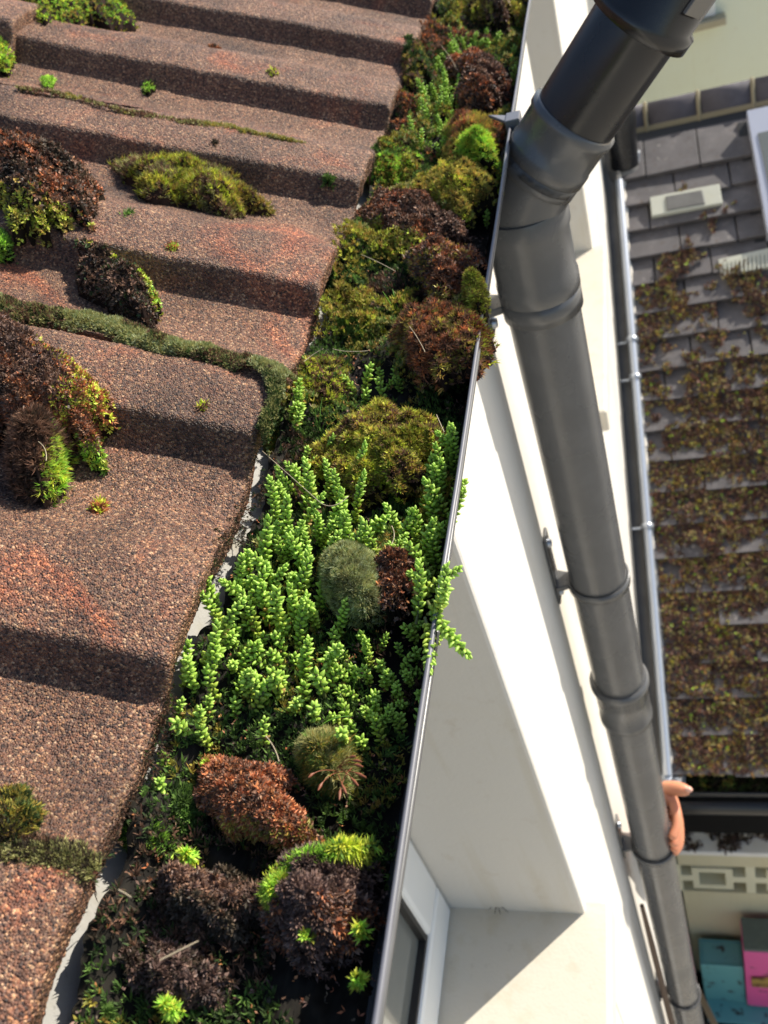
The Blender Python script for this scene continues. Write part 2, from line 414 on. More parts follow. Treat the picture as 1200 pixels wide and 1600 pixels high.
# brackets
def bracket(z, w_=.012):
    b = MB(); n = 48; vs = []; r0, r1 = .0346, .0378
    for k in range(n+1):
        a = 2*math.pi*k/n
        for (r, zz) in ((r1, z-w_/2), (r1, z+w_/2), (r0, z+w_/2), (r0, z-w_/2)):
            vs.append((PX+r*math.cos(a), PY+r*math.sin(a), zz))
    fs = [(4*k+j, 4*k+(j+1) % 4, 4*(k+1)+(j+1) % 4, 4*(k+1)+j) for k in range(n) for j in range(4)]
    b.add(vs, fs, True)
    br = b.build('bracket', M_PVC, dp)
    c = MB()                                # arm: gusset widening towards the wall plate
    c.add([(WX+.003, PY-.016, z+.004), (PX-.033, PY-.010, z+.004), (PX-.033, PY+.010, z+.004), (WX+.003, PY+.016, z+.004),
           (WX+.003, PY-.016, z-.004), (PX-.033, PY-.010, z-.004), (PX-.033, PY+.010, z-.004), (WX+.003, PY+.016, z-.004)],
          [(0,1,2,3), (7,6,5,4), (0,4,5,1), (1,5,6,2), (2,6,7,3), (3,7,4,0)])
    c.build('arm', M_PVC, br, .001)
    c = MB(); c.box(WX+.0005, WX+.004, PY-.013, PY+.013, z-.030, z+.085)
    c.build('wall_plate', M_PVC, br, .001)
    c = MB(); c.sweep([(WX+.004, PY, z+.070), (WX+.008, PY, z+.070)], [.006, .0045], 10); c.sweep([(WX+.004, PY, z-.019), (WX+.008, PY, z-.019)], [.006, .0045], 10)
    c.build('screw', M_STEEL, br)
bracket(-.458, .022); bracket(-.862); bracket(-1.572); bracket(-2.30); bracket(-3.3)

# ============================================================ MOSS, SOIL, PLANTS
def unit(v): return v/(np.linalg.norm(v, axis=-1, keepdims=True)+1e-12)
def blades(P, N, L, Wd, C, k, spread, rg, tipc=1.15, jit=.15, droop=0):
    n = len(P); P = np.repeat(P, k, 0); N = np.repeat(N, k, 0); L = np.repeat(L, k); Wd = np.repeat(Wd, k); C = np.repeat(C, k, 0); m = n*k
    r = unit(rg.normal(size=(m, 3))); T = unit(np.cross(N, r)); S = np.cross(N, T)
    th = rg.uniform(spread[0], spread[1], m)[:, None]
    d = unit(N*np.cos(th) + T*np.sin(th)); L = L*rg.uniform(.65, 1.25, m); Wd = Wd*rg.uniform(.7, 1.3, m)
    P = P + rg.normal(size=(m, 3))*jit*Wd[:, None]
    p0 = P; mid = P + d*(L*.45)[:, None]; tip = P + d*L[:, None] + N*(L*.12)[:, None]; tip[:, 2] -= droop*L
    s = S*(Wd*.5)[:, None]
    V = np.stack([p0, mid - s, tip, mid + s], 1).reshape(-1, 3)
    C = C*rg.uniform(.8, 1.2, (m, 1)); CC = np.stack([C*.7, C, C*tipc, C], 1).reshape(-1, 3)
    return V, CC
def quad_mesh(name, V, C):
    me = bpy.data.meshes.new(name); n = len(V); V = V.copy(); V[:, 2] += H
    me.vertices.add(n); me.vertices.foreach_set('co', V.astype(np.float32).ravel())
    me.loops.add(n); me.loops.foreach_set('vertex_index', np.arange(n, dtype=np.int32))
    me.polygons.add(n//4); me.polygons.foreach_set('loop_start', np.arange(0, n, 4, dtype=np.int32))
    me.update(calc_edges=True); setcol(me, np.clip(C, 0, 1)); return me
def join_into(me1, V, C, mi):            # append a grid (V: nu x nv x 3) to make one mesh: returns arrays
    pass
def combo_mesh(name, V, C, GV, GC, nu, nv, wrap):
    # leaves + core surface in one mesh, two material slots
    n1 = len(V); Vall = np.concatenate([V, GV.reshape(-1, 3)]); Vall = Vall.copy(); Vall[:, 2] += H
    Call = np.concatenate([C, GC.reshape(-1, 3)])
    i = np.arange((nu-1)*(nv-1)); r = i//(nv-1); c = i % (nv-1); a = r*nv+c+n1
    q = np.concatenate([np.arange(n1).reshape(-1, 4), np.stack([a, a+nv, a+nv+1, a+1], 1)]).astype(np.int32)
    me = bpy.data.meshes.new(name)
    me.vertices.add(len(Vall)); me.vertices.foreach_set('co', Vall.astype(np.float32).ravel())
    me.loops.add(q.size); me.loops.foreach_set('vertex_index', q.ravel())
    me.polygons.add(len(q)); me.polygons.foreach_set('loop_start', np.arange(0, q.size, 4, dtype=np.int32))
    mi = np.zeros(len(q), np.int32); mi[n1//4:] = 1; me.polygons.foreach_set('material_index', mi)
    sm = np.zeros(len(q), bool); sm[n1//4:] = True; me.polygons.foreach_set('use_smooth', sm)
    me.update(calc_edges=True); setcol(me, np.clip(Call, 0, 1)); return me
PAL = {
 'rust': [(.20,.066,.028), (.27,.09,.035), (.13,.05,.026), (.31,.13,.05)],
 'brown': [(.085,.045,.028), (.12,.062,.038), (.055,.033,.022), (.16,.09,.055)],
 'dark': [(.05,.035,.022), (.07,.05,.03), (.035,.028,.018)],
 'dkbrown': [(.075,.045,.035), (.055,.034,.027), (.105,.065,.048)],
 'olive': [(.19,.17,.03), (.24,.20,.035), (.13,.13,.03), (.26,.17,.04)],
 'yel': [(.30,.33,.035), (.36,.36,.05), (.24,.29,.03)],
 'lime': [(.22,.38,.04), (.28,.44,.06), (.17,.31,.035)],
 'green': [(.075,.13,.025), (.10,.17,.035), (.055,.10,.022)],
 'dkgreen': [(.035,.065,.018), (.05,.085,.022), (.03,.05,.015)],
 'grey': [(.23,.25,.13), (.28,.30,.17), (.18,.21,.09), (.12,.15,.05)],
 'olgrey': [(.20,.19,.07), (.25,.235,.095), (.14,.14,.05)],
}
PAL = {k: [tuple(min(.8, c*(1.8 if k not in ('dark', 'dkgreen') else 1.3)) for c in t) for t in v] for k, v in PAL.items()}
def pick(names, rg, n):
    cols = np.array([c for nm in names for c in PAL[nm]]); return cols[rg.integers(0, len(cols), n)]
CL_GROUP = {}
def clump(name, label, cat, plane, c, major, minor, h, A, B=None, rim=None, rimdir=None, kind='shoot', n=900, seed=1, lift=0, thr=.5, group=None, nscale=120, leaf=1.0, rimthr=.74, flat=.5, lump=.6, warp=.42):
    """c, major, minor in photo pixels give centre and half axes where they meet the given surface"""
    rg = np.random.default_rng(seed); n = int(n*2.2) if n > 200 else n; leaf = leaf*(.80 if n > 200 else 1)
    f = (lambda x, y: surf_roof(x, y, lift)) if plane == 'roof' else (lambda x, y: at(x, y, 2, plane))
    Cw = f(*c); Aw = f(c[0]+major[0], c[1]+major[1]) - Cw; Bw = f(c[0]+minor[0], c[1]+minor[1]) - Cw
    Nw = unit(np.cross(Aw, Bw)); Nw = Nw if Nw[2] > 0 else -Nw
    Nw = unit(Nw + np.array([0, 0, .4]))
    s1 = rg.uniform(0, 50)
    sh = 1.0 if kind in ('shoot', 'chip', 'long') else .7
    def S(rad, th):
        k = 1 + warp*(vn(np.cos(th)*1.6+s1, np.sin(th)*1.6+s1, 1., seed)-.5)*2*rad + warp*rad*(.9*(vn(np.cos(th)*5+s1, np.sin(th)*5, 1., seed+1)-.5) + .5*(vn(np.cos(th)*13+s1, np.sin(th)*13, 1., seed+2)-.5))
        u = rad*np.cos(th)*k; v = rad*np.sin(th)*k
        p = Cw + u[..., None]*Aw + v[..., None]*Bw
        prof_ = np.clip(1-rad**2.6, 0, 1)**(flat*1.15)
        nz = vn(p[..., 0]+s1, p[..., 1], nscale*.42, seed+11)*.45 + vn(p[..., 0]+s1, p[..., 1], nscale, seed)*.32 + vn(p[..., 0]+s1, p[..., 1], nscale*2.7, seed+3)*.23
        dw, iw = worley(p[..., 0]+3, p[..., 1]+3, .0046*sh, seed)
        z = h*prof_*(1-lump+2*lump*nz) - .004*(rad > .98) - .003 + (.0036*sh*np.clip(1-dw*1.25, 0, 1)**.8 - .0015)*np.clip(6-6*rad, 0, 1)
        return p + z[..., None]*Nw
    nu, nv = 48, 150
    R, T = np.meshgrid(np.linspace(.0, 1, nu), np.linspace(0, 2*math.pi, nv), indexing='ij')
    core = S(R, T)
    rad = np.sqrt(rg.uniform(0, 1, n)); th = rg.uniform(0, 2*math.pi, n)
    e = .006; p = S(rad, th); pu = S(np.clip(rad+e, 0, 1.1), th) - S(np.clip(rad-e, 0, 1), th); pv = S(rad, th+.03) - S(rad, th-.03)
    N = unit(np.cross(pu, pv)); N *= np.sign((N*Nw).sum(-1, keepdims=True)+1e-9)
    N = unit(N + .25*np.array([.5, .4, .8]) + rg.normal(size=N.shape)*.35)
    _, iw = worley(p[:, 0]+3, p[:, 1]+3, .0046*sh, seed)
    colA = pick(A, rg, n); C = colA
    if B:
        t = vn(p[:, 0]+s1*2, p[:, 1], nscale*.55, seed+7)*.7 + rg.uniform(0, 1, n)*.3
        C = np.where((t > thr)[:, None], pick(B, rg, n), colA)
    if rim:
        t = rad.copy()
        if rimdir is not None:
            rd = np.array(rimdir)/np.hypot(*rimdir); q = np.cos(th)*rd[0] + np.sin(th)*rd[1]
            t = rad*np.clip(.35+.75*q, 0, 1)
        m = (t + rg.uniform(-.12, .12, n) > rimthr); C = np.where(m[:, None], pick(rim, rg, n), C)
    K = {'shoot': (7, .0030, .0011, (.15, 1.15)), 'fine': (7, .0027, .00042, (.05, .75)), 'chip': (5, .0023, .0013, (.4, 1.5)),
         'cushion': (6, .0019, .0006, (.1, .9)), 'long': (6, .0042, .0009, (.1, .9)), 'strand': (4, .0042, .0010, (.5, 1.5))}[kind]
    L = rg.uniform(.55, 1.5, n)*K[1]*leaf; Wd = np.full(n, K[2]*leaf)
    C = C*(.55+.95*iw)[:, None]
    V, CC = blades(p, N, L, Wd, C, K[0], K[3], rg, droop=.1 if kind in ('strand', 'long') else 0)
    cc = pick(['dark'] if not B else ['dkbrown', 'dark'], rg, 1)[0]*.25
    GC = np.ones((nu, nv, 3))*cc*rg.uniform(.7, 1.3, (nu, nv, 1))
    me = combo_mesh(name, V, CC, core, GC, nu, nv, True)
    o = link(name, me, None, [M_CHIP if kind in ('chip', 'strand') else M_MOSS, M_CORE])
    tag(o, label, cat, group); return o

# ---- soil in the gutter
def soil_z(x, y):
    t = np.clip((x+.225)/.115, 0, 1)       # 0 by the tiles, 1 by the lip
    base = -.3205 - .024*t**1.5 + (.010+.005*(y < .26))*np.clip((.12-t)/.10, 0, 1) - .010*t*np.clip((.22-y)/.2, 0, 1) + .010*np.clip((y-.35)/.25, 0, 1)
    return base + (vn(x, y, 35, 1)-.5)*.012 + (vn(x, y, 110, 2)-.5)*.005 + (vn(y, y*0, 38, 6)-.42)*.018*np.clip((.30-t)/.30, 0, 1)
def soil():
    xs = np.arange(-.228, -.1085, .0016); ys = np.arange(-.25, 2.3, .003); X, Y = np.meshgrid(xs, ys, indexing='ij')
    Xs = X + (lipx(Y)+.1085-.0185)*np.clip((X+.228)/.12, 0, 1)
    Z = soil_z(X, Y) + (vn(X, Y, 420, 5)-.5)*.0032 + (vn(X, Y, 200, 15)-.5)*.003
    n = vn(X, Y, 30, 8)[..., None]
    C = np.array([.009,.007,.005])*(1-n) + np.array([.013,.011,.007])*n; C = C*(.6+.8*hashn(np.round(X*700), np.round(Y*500), 3)[..., None])
    me = grid_mesh('gutter_soil', np.stack([Xs, Y, Z+H], -1), len(xs), len(ys), True, C.reshape(-1, 3))
    o = link('gutter_soil', me, None, [M_SOIL]); tag(o, 'black damp soil filling the gutter', 'soil', kind='stuff')
soil()
def carpet():
    rg = np.random.default_rng(11); n = 46000
    x = rg.uniform(-.224, -.126, n); y = rg.uniform(-.05, 1.9, n)
    t = (x+.225)/.115
    dens = vn(x, y, 22, 31)*.6 + vn(x, y, 70, 32)*.4 + .16*(1-t) - .28*np.clip(t-.55, 0, 1) - .04*(y < .24) + .3*(t < .22)
    k = dens > .44; x, y, t = x[k], y[k], t[k]; n = len(x)
    z = soil_z(x, y) + .0005
    s = vn(x, y, 16, 40)[:, None]; x0_ = rg.uniform(0, 1, n)[:, None]
    C = np.where((s > .62) & (x0_ > .35), pick(['olive', 'green'], rg, n), np.where(s > .38, pick(['dkgreen', 'green'], rg, n), pick(['dark', 'dkgreen', 'brown'], rg, n)))
    N = unit(np.stack([rg.normal(size=n)*.3+.15, rg.normal(size=n)*.3+.15, np.ones(n)], -1))
    V, CC = blades(np.stack([x, y, z], -1), N, rg.uniform(.002, .0045, n), np.full(n, .0009), C, 6, (.1, 1.1), rg)
    o = link('moss_carpet', quad_mesh('moss_carpet', V, CC), None, [M_MOSS]); tag(o, 'low dark green moss carpeting the soil between the gutter plants', 'moss', kind='stuff')
carpet()

def debris():
    rg = np.random.default_rng(14); n = 5200
    x = rg.uniform(-.224, -.125, n); y = rg.uniform(-.05, 1.7, n); z = soil_z(x, y)+.002
    C = pick(['brown', 'dkbrown', 'rust', 'dark'], rg, n)*rg.choice([.6, 1, 1, 1.8], n)[:, None]
    N = unit(np.stack([rg.normal(size=n)*.6, rg.normal(size=n)*.6, np.ones(n)], -1))
    V, CC = blades(np.stack([x, y, z], -1), N, rg.uniform(.001, .003, n), rg.uniform(.0005, .0012, n), C, 2, (.9, 1.6), rg)
    o = link('plant_litter', quad_mesh('plant_litter', V, CC), None, [M_CHIP]); tag(o, 'small brown plant litter scattered over the gutter soil', 'plant litter', kind='stuff')
debris()

def moss_mat():
    rg = np.random.default_rng(91); n = 42000
    y = rg.uniform(.30, 1.9, n); x = rg.uniform(-.224, -.122, n); t = (x+.225)/.115
    dk = vn(x, y, 26, 61)*.55 + vn(x, y, 75, 62)*.45 - .12*np.clip(t-.6, 0, 1) - .12*((y > .42) & (y < .52)) - .10*((y > .60) & (y < .95)) - .2*(y < .37)
    k = dk > .50; x, y, dk = x[k], y[k], dk[k]; n = len(x)
    dw, iw = worley(x, y, .0045, 17)
    z = soil_z(x, y) + .022*np.clip((dk-.5)*3.5, 0, 1)**.6 + .003*(1-dw)
    s = vn(x, y, 18, 66)[:, None]
    C = np.where(s > .58, pick(['olive', 'yel', 'olive'], rg, n)*.85, np.where(s > .36, pick(['green', 'olgrey', 'olive'], rg, n), pick(['brown', 'rust', 'dkbrown'], rg, n)))
    C = C*(.55+.9*iw)[:, None]
    N = unit(np.stack([rg.normal(size=n)*.35+.2, rg.normal(size=n)*.35+.1, np.ones(n)], -1))
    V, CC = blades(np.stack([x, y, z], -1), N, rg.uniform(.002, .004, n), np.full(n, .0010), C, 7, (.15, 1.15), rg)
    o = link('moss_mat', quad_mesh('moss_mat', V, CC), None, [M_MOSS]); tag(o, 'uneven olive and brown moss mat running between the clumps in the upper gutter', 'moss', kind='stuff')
moss_mat()

# ---- moss on the tiles
MT = 'moss clumps lying on the roof tiles'
def rc(label, c, ma, mi, h, A, **k): clump('moss_clump', label, 'moss clump', 'roof', c, ma, mi, h, A, group=MT, **k)
rc('large rust brown moss clump with green lower edge, upper left on the tiles', (62, 300), (88, 52), (-36, 58), .030, ['rust', 'brown'], B=['brown', 'dark'], rim=['yel', 'olive'], rimdir=(.3, 1), n=2600, seed=21, kind='chip', leaf=1.2)
rc('long olive moss hummock with grey left end and yellow green right half, above the others', (304, 304), (114, 30), (-8, 28), .019, ['olgrey', 'brown'], B=['olive', 'yel'], rim=['olive'], rimdir=(1, -.3), n=2600, seed=22, kind='fine', leaf=1.7, thr=.52)
rc('dark slanting moss clump with a yellow green upper crest, middle of the tiles', (190, 462), (68, 42), (-16, 26), .028, ['dark', 'brown'], B=['brown', 'dkgreen'], rim=['yel', 'olive', 'lime'], rimdir=(.25, -1), rimthr=.42, n=1700, seed=23, kind='chip')
rc('biggest red brown arched moss clump with yellow tufts round its right rim', (38, 625), (108, 70), (-60, 78), .042, ['rust', 'brown'], B=['dkbrown', 'brown'], rim=['yel', 'rust'], rimdir=(.9, -.7), rimthr=.66, n=5200, seed=24, kind='chip', leaf=1.15, thr=.45, lump=.2)
rc('small round moss tuft with bright green right side, just below the biggest clump', (70, 738), (42, 8), (-6, 42), .030, ['brown', 'dark'], B=['brown'], rim=['lime', 'yel'], rimdir=(1, .5), n=1500, seed=25, kind='fine', leaf=1.6)
rc('red brown moss tail hanging from the right of the biggest clump', (132, 690), (28, 44), (-16, 10), .022, ['rust', 'brown'], rim=['yel', 'lime'], rimdir=(1, .2), n=800, seed=26, kind='chip', leaf=1.1)
rc('bright yellow green moss bank at the top left corner', (92, 12), (105, 18), (-10, 28), .024, ['lime', 'yel'], B=['green', 'olive'], n=2600, seed=27, kind='cushion', thr=.6, leaf=1.6)
rc('tiny yellow green moss tuft at the left edge, below the top corner bank', (2, 92), (16, 4), (-3, 16), .016, ['yel', 'lime'], n=260, seed=28, leaf=1.2)
rc('small green moss tuft at the left edge, under the large rust clump', (6, 388), (15, 5), (-3, 20), .014, ['lime', 'green'], n=240, seed=29, leaf=1.1)
rc('dark green moss patch at the left edge of the nearest tile joint', (8, 1292), (42, 20), (-18, 50), .010, ['dkgreen', 'olive'], B=['dark'], n=1300, seed=30, kind='cushion', leaf=1.5)
def joint_moss(label, pts, wpx, h, A, B, n, seed):
    rg = np.random.default_rng(seed); P = [surf_roof(*p) for p in pts]
    seg = rg.integers(0, len(P)-1, n); t = rg.uniform(0, 1, n)
    P = np.array(P); p = P[seg]*(1-t)[:, None] + P[seg+1]*t[:, None]
    wl = np.array(wpx); ww = (wl[seg]*(1-t)+wl[seg+1]*t)
    off = rg.normal(size=n)*.55; off = np.clip(off, -1, 1)
    keep = vn(p[:, 0]*1, p[:, 1], 60, seed) + (1-np.abs(off))*.5 + .5*(vn(p[:, 0], p[:, 1], 150, seed+8)-.5) > .50
    q = p + np.stack([rg.normal(size=n)*.001, off*ww, np.zeros(n)], -1)
    q[:, 2] = TZ - .44*(q[:, 0]-TX) + prof((q[:, 1]-.4205) % .3)
    q[:, 2] += .001+h*np.clip(1-off**2, 0, 1)**.6*(.4+.9*vn(q[:, 0], q[:, 1], 130, seed+1)) - .001
    N = unit(np.stack([rg.normal(size=n)*.25+.2, off*.9+rg.normal(size=n)*.2, np.ones(n)], -1))
    C = np.where((vn(q[:, 0], q[:, 1], 45, seed+3) > .5)[:, None], pick(A, rg, n), pick(B, rg, n)); k = keep
    V, CC = blades(q[k], N[k], rg.uniform(.0016, .0032, k.sum()), np.full(k.sum(), .0009), C[k], 7, (.1, 1.2), rg)
    # dark root mat below
    me = quad_mesh('joint_moss', V, CC); o = link('joint_moss', me, None, [M_MOSS]); tag(o, label, 'moss strip', 'moss strips growing along tile joints')
joint_moss('thick dark olive moss strip along the tile joint between the large clumps and the gutter', [(-20, 478), (60, 500), (180, 515), (250, 545), (340, 565), (430, 592), (450, 610)], [.016, .012, .013, .010, .010, .011, .011], .008, ['olgrey', 'olgrey', 'grey'], ['olgrey', 'dkgreen', 'brown'], 11000, 41)
joint_moss('thin yellowish moss strip along the upper tile joint', [(30, 145), (110, 158), (190, 180), (290, 198), (350, 205), (425, 222), (480, 234)], [.003, .005, .003, .005, .007, .003, .001], .0025, ['olive', 'olgrey'], ['brown', 'olgrey'], 1500, 42)
joint_moss('sparse blackish moss strip in the nearest tile joint', [(-30, 1325), (60, 1335), (110, 1345), (150, 1365)], [.009, .006, .006, .006], .002, ['olgrey', 'dark'], ['dark', 'brown'], 1300, 43)
joint_moss('dark moss hanging off the tile corner over the gutter', [(430, 590), (438, 640), (418, 690)], [.006, .006, .004], .006, ['dkgreen', 'olgrey'], ['dark'], 1600, 44)
for i, (x, y, l) in enumerate([(270, 390, 'reddish moss crumb on the tile below the olive hummock'), (155, 792, 'orange moss crumb on the tile below the small round tuft'), (76, 128, 'lime moss crumb in the shadow band near the upper left'),
                               (233, 137, 'green moss sprig in the shadow band at upper middle'), (335, 80, 'brown leaf crumb on the second tile from the top'), (425, 119, 'green and brown moss crumb on the upper right tile'),
                               (335, 229, 'dark moss crumb on the orange stained tile'), (512, 282, 'faint green crumb near the gutter end of a tile'), (200, 340, 'green specks beneath the olive hummock'), (315, 640, 'straw coloured crumb on the middle tile')]):
    clump('moss_crumb', l, 'moss crumb', 'roof', (x, y), (9, 2), (-2, 7), .004, [['rust', 'lime'], ['rust', 'yel'], ['lime'], ['lime', 'dark'], ['dark', 'rust'], ['yel', 'dark'], ['dark'], ['green'], ['green'], ['yel', 'brown']][i], n=70, seed=60+i, group='moss crumbs on the tiles')

# black grime and fine algae on the cut ends of the tiles, as real fibres
def edge_grime():
    rg = np.random.default_rng(5); n = 15000
    y = rg.uniform(-.2, 1.9, n); z = rg.uniform(0, 1, n)
    u = (y-.4205) % .3; top = prof(u)
    x = TX + .0045 - np.clip(z-.75, 0, 1)*.03; zz = TZ + top - .016 + z*.016
    keep = vn(y, z*.02, 55, 3)+rg.uniform(-.25, .25, n) > .42
    C = pick(['dark', 'dkgreen', 'dark', 'brown'], rg, n)*.8
    N = unit(np.stack([np.ones(n), rg.normal(size=n)*.4, rg.normal(size=n)*.4+.1], -1))
    V, CC = blades(np.stack([x, y, zz], -1)[keep], N[keep], rg.uniform(.0012, .003, keep.sum()), np.full(keep.sum(), .0006), C[keep], 4, (.2, 1.2), rg)
    o = link('edge_moss', quad_mesh('edge_moss', V, CC), None, [M_MOSS]); tag(o, 'blackish moss fringe on the cut ends of the roof tiles', 'moss', kind='stuff')
edge_grime()

# ---- moss in the gutter
MG = 'moss clumps growing in the gutter'
def gc(label, c, ma, mi, h, A, z=-.318, **k): clump('moss_clump', label, 'moss clump', z, c, ma, mi, h, A, group=MG, **k)
gc('rust brown crumbly moss clod below the stonecrop, the reddest in the gutter', (392, 1255), (80, 26), (-26, 66), .020, ['rust', 'brown'], B=['rust'], rim=['olive', 'rust'], rimdir=(.4, 1), n=4200, seed=71, kind='chip', z=-.325, lump=.2)
gc('small green cushion with red sporophyte stalks, under the stonecrop', (516, 1198), (38, 8), (-6, 40), .020, ['olive', 'green'], B=['olgrey'], n=1700, seed=72, kind='fine', z=-.33, leaf=1.5)
gc('dark brown wet moss clod left of the green crested one, near the bottom', (330, 1425), (95, -6), (10, 52), .022, ['dkbrown', 'brown'], B=['dark'], n=4200, seed=73, kind='chip', z=-.33, leaf=1.1, lump=.85, nscale=200)
gc('dark brown stringy moss clod at the bottom left of the gutter', (262, 1510), (70, 62), (-40, 44), .020, ['dkbrown', 'dark'], B=['dkbrown'], n=3600, seed=74, kind='chip', z=-.33, leaf=1.15, lump=.85, nscale=200)
gc('brown moss clod with a lime green crest near the bottom right of the gutter', (505, 1425), (80, -30), (26, 70), .022, ['brown', 'rust'], B=['dkbrown'], n=3000, seed=75, kind='chip', z=-.332, leaf=1.2)
gc('curved lime green feathery moss crest on top of the brown clod', (505, 1352), (80, -28), (3, 5), .012, ['lime', 'green'], B=['yel'], n=700, seed=76, kind='long', z=-.318, flat=.8)
gc('lime green moss tuft at the left end of the crest', (442, 1395), (20, -14), (6, 9), .012, ['yel', 'lime'], n=450, seed=77, kind='long', z=-.316)
gc('bright green moss dome in the dark lower left', (235, 1315), (34, 4), (-4, 26), .014, ['lime', 'green'], B=['dkgreen'], n=900, seed=78, kind='fine', z=-.318, leaf=1.5)
gc('green moss patch between the rust clod and the tiles', (275, 1270), (46, -30), (16, 38), .012, ['green', 'dkgreen'], B=['green'], n=1800, seed=79, kind='shoot', z=-.322)
gc('grey green woolly moss cushion in the middle of the stonecrop', (554, 915), (50, 10), (-8, 50), .020, ['grey', 'olgrey'], B=['dkgreen', 'olgrey'], n=5200, seed=80, kind='fine', z=-.318, leaf=1.2, lump=.12, thr=.6, warp=.15)
gc('brown dead moss wad beside the grey green cushion', (622, 902), (26, 10), (-12, 34), .014, ['brown', 'rust'], B=['dkbrown'], n=1000, seed=81, kind='chip', z=-.318, leaf=1.1, warp=.9, lump=.9)
gc('large olive yellow moss cushion above the stonecrop', (598, 705), (92, -26), (22, 62), .020, ['olive', 'yel'], B=['brown', 'olive'], n=4600, seed=82, kind='shoot', z=-.322, thr=.55, leaf=1.1)
gc('olive moss patch by the tile corner with a straw wisp', (492, 606), (60, -12), (10, 36), .018, ['olive', 'green'], B=['yel', 'brown'], n=2000, seed=83, kind='shoot', z=-.318)
gc('low green moss patch left of the grass tuft', (452, 685), (40, -16), (16, 58), .014, ['green', 'olive'], B=['dkgreen'], n=2200, seed=84, kind='shoot', z=-.322)
gc('bristly brown and yellow moss cushion spilling over the gutter lip', (690, 540), (66, -24), (18, 40), .024, ['brown', 'olive'], B=['rust', 'brown'], rim=['rust', 'yel'], rimdir=(1, -.1), n=3000, seed=85, kind='long', z=-.312, leaf=1.0)
gc('yellow moss knob against the lip above the bristly cushion', (744, 468), (16, 2), (-2, 20), .018, ['yel', 'olive'], n=500, seed=86, kind='shoot', z=-.300)
gc('yellow green moss tuft in the dark below the grass blades', (560, 522), (34, -6), (6, 22), .016, ['yel', 'olive'], B=['green'], n=900, seed=87, kind='shoot', z=-.320)
gc('red brown moss clod above the bristly cushion', (692, 430), (54, -8), (8, 34), .020, ['brown', 'rust'], B=['dkbrown', 'olive'], n=1900, seed=88, kind='chip', z=-.314, leaf=1.3)
gc('broad rusty orange moss clod with yellow green skirt, upper gutter', (628, 358), (84, 4), (-6, 42), .024, ['rust', 'brown'], B=['brown'], rim=['yel', 'olive'], rimdir=(-.2, 1), n=3400, seed=89, kind='chip', z=-.316, leaf=1.2)
gc('pair of bright yellow olive moss domes near the gutter lip', (708, 308), (46, -22), (12, 40), .020, ['yel', 'olive'], B=['olive'], n=2400, seed=90, kind='shoot', z=-.312, leaf=1.1)
gc('yellow green moss bank against the pale tray, upper gutter', (600, 270), (46, -8), (6, 28), .020, ['lime', 'olive'], B=['green'], n=1700, seed=91, kind='shoot', z=-.312)
gc('dark green moss bank against the tile ends beside the white gap', (545, 435), (26, -34), (24, 34), .024, ['dkgreen', 'green'], B=['olive', 'dkgreen'], n=2200, seed=92, kind='shoot', z=-.318)
gc('green and brown striped moss dome with lime rim below the brown pair', (738, 224), (42, -10), (8, 30), .020, ['brown', 'rust'], B=['olive'], rim=['lime', 'olive'], rimdir=(-.5, -1), n=2200, seed=93, kind='fine', z=-.312, leaf=1.7)
gc('small lime moss dome under the striped one', (748, 240), (26, 0), (-2, 12), .018, ['lime', 'yel'], n=700, seed=94, kind='fine', z=-.300, leaf=1.7)
gc('dark red brown moss clod near the top of the gutter', (742, 118), (44, 6), (-4, 24), .020, ['dkbrown', 'brown'], B=['rust'], n=1700, seed=95, kind='chip', z=-.312, leaf=1.5)
gc('tan crusted moss clod just under the dark red brown one', (748, 158), (32, 4), (-4, 18), .026, ['brown'], B=['rust', 'dkbrown'], n=900, seed=96, kind='chip', z=-.312, leaf=1.5)
gc('dark moss clod at the very top of the gutter', (770, 22), (34, 0), (0, 22), .028, ['dkbrown', 'olive'], B=['brown'], n=900, seed=97, kind='chip', z=-.312, leaf=1.8)
gc('olive moss tuft hanging from the tile ends near the top', (650, 110), (18, -8), (6, 32), .022, ['olive', 'brown'], B=['dkgreen'], n=900, seed=98, kind='shoot', z=-.296, leaf=1.4)
for i, (x, y, l) in enumerate([(566, 1456, 'tiny lime moss star right of the crested clod'), (565, 1537, 'tiny green moss star alone in the black soil near the lip'), (484, 1466, 'tiny pale green sprig in the brown clod'),
                               (272, 1580, 'small green tuft at the foot of the stringy clod'), (288, 1412, 'tiny green rosette left of the dark wet clod'), (300, 1345, 'lime tip on a red runner under the rust clod'), (330, 1200, 'olive sprig on the upper edge of the rust clod'), (170, 1585, 'dark green tuft in the bottom left corner of the gutter')]):
    clump('moss_tuft', l, 'moss tuft', -.318, (x, y), (8, 0), (0, 8), .007, ['lime', 'yel'] if i != 7 else ['green'], n=30 if i < 3 else 70, seed=120+i, kind='shoot', leaf=.75, group='tiny moss tufts in the gutter')

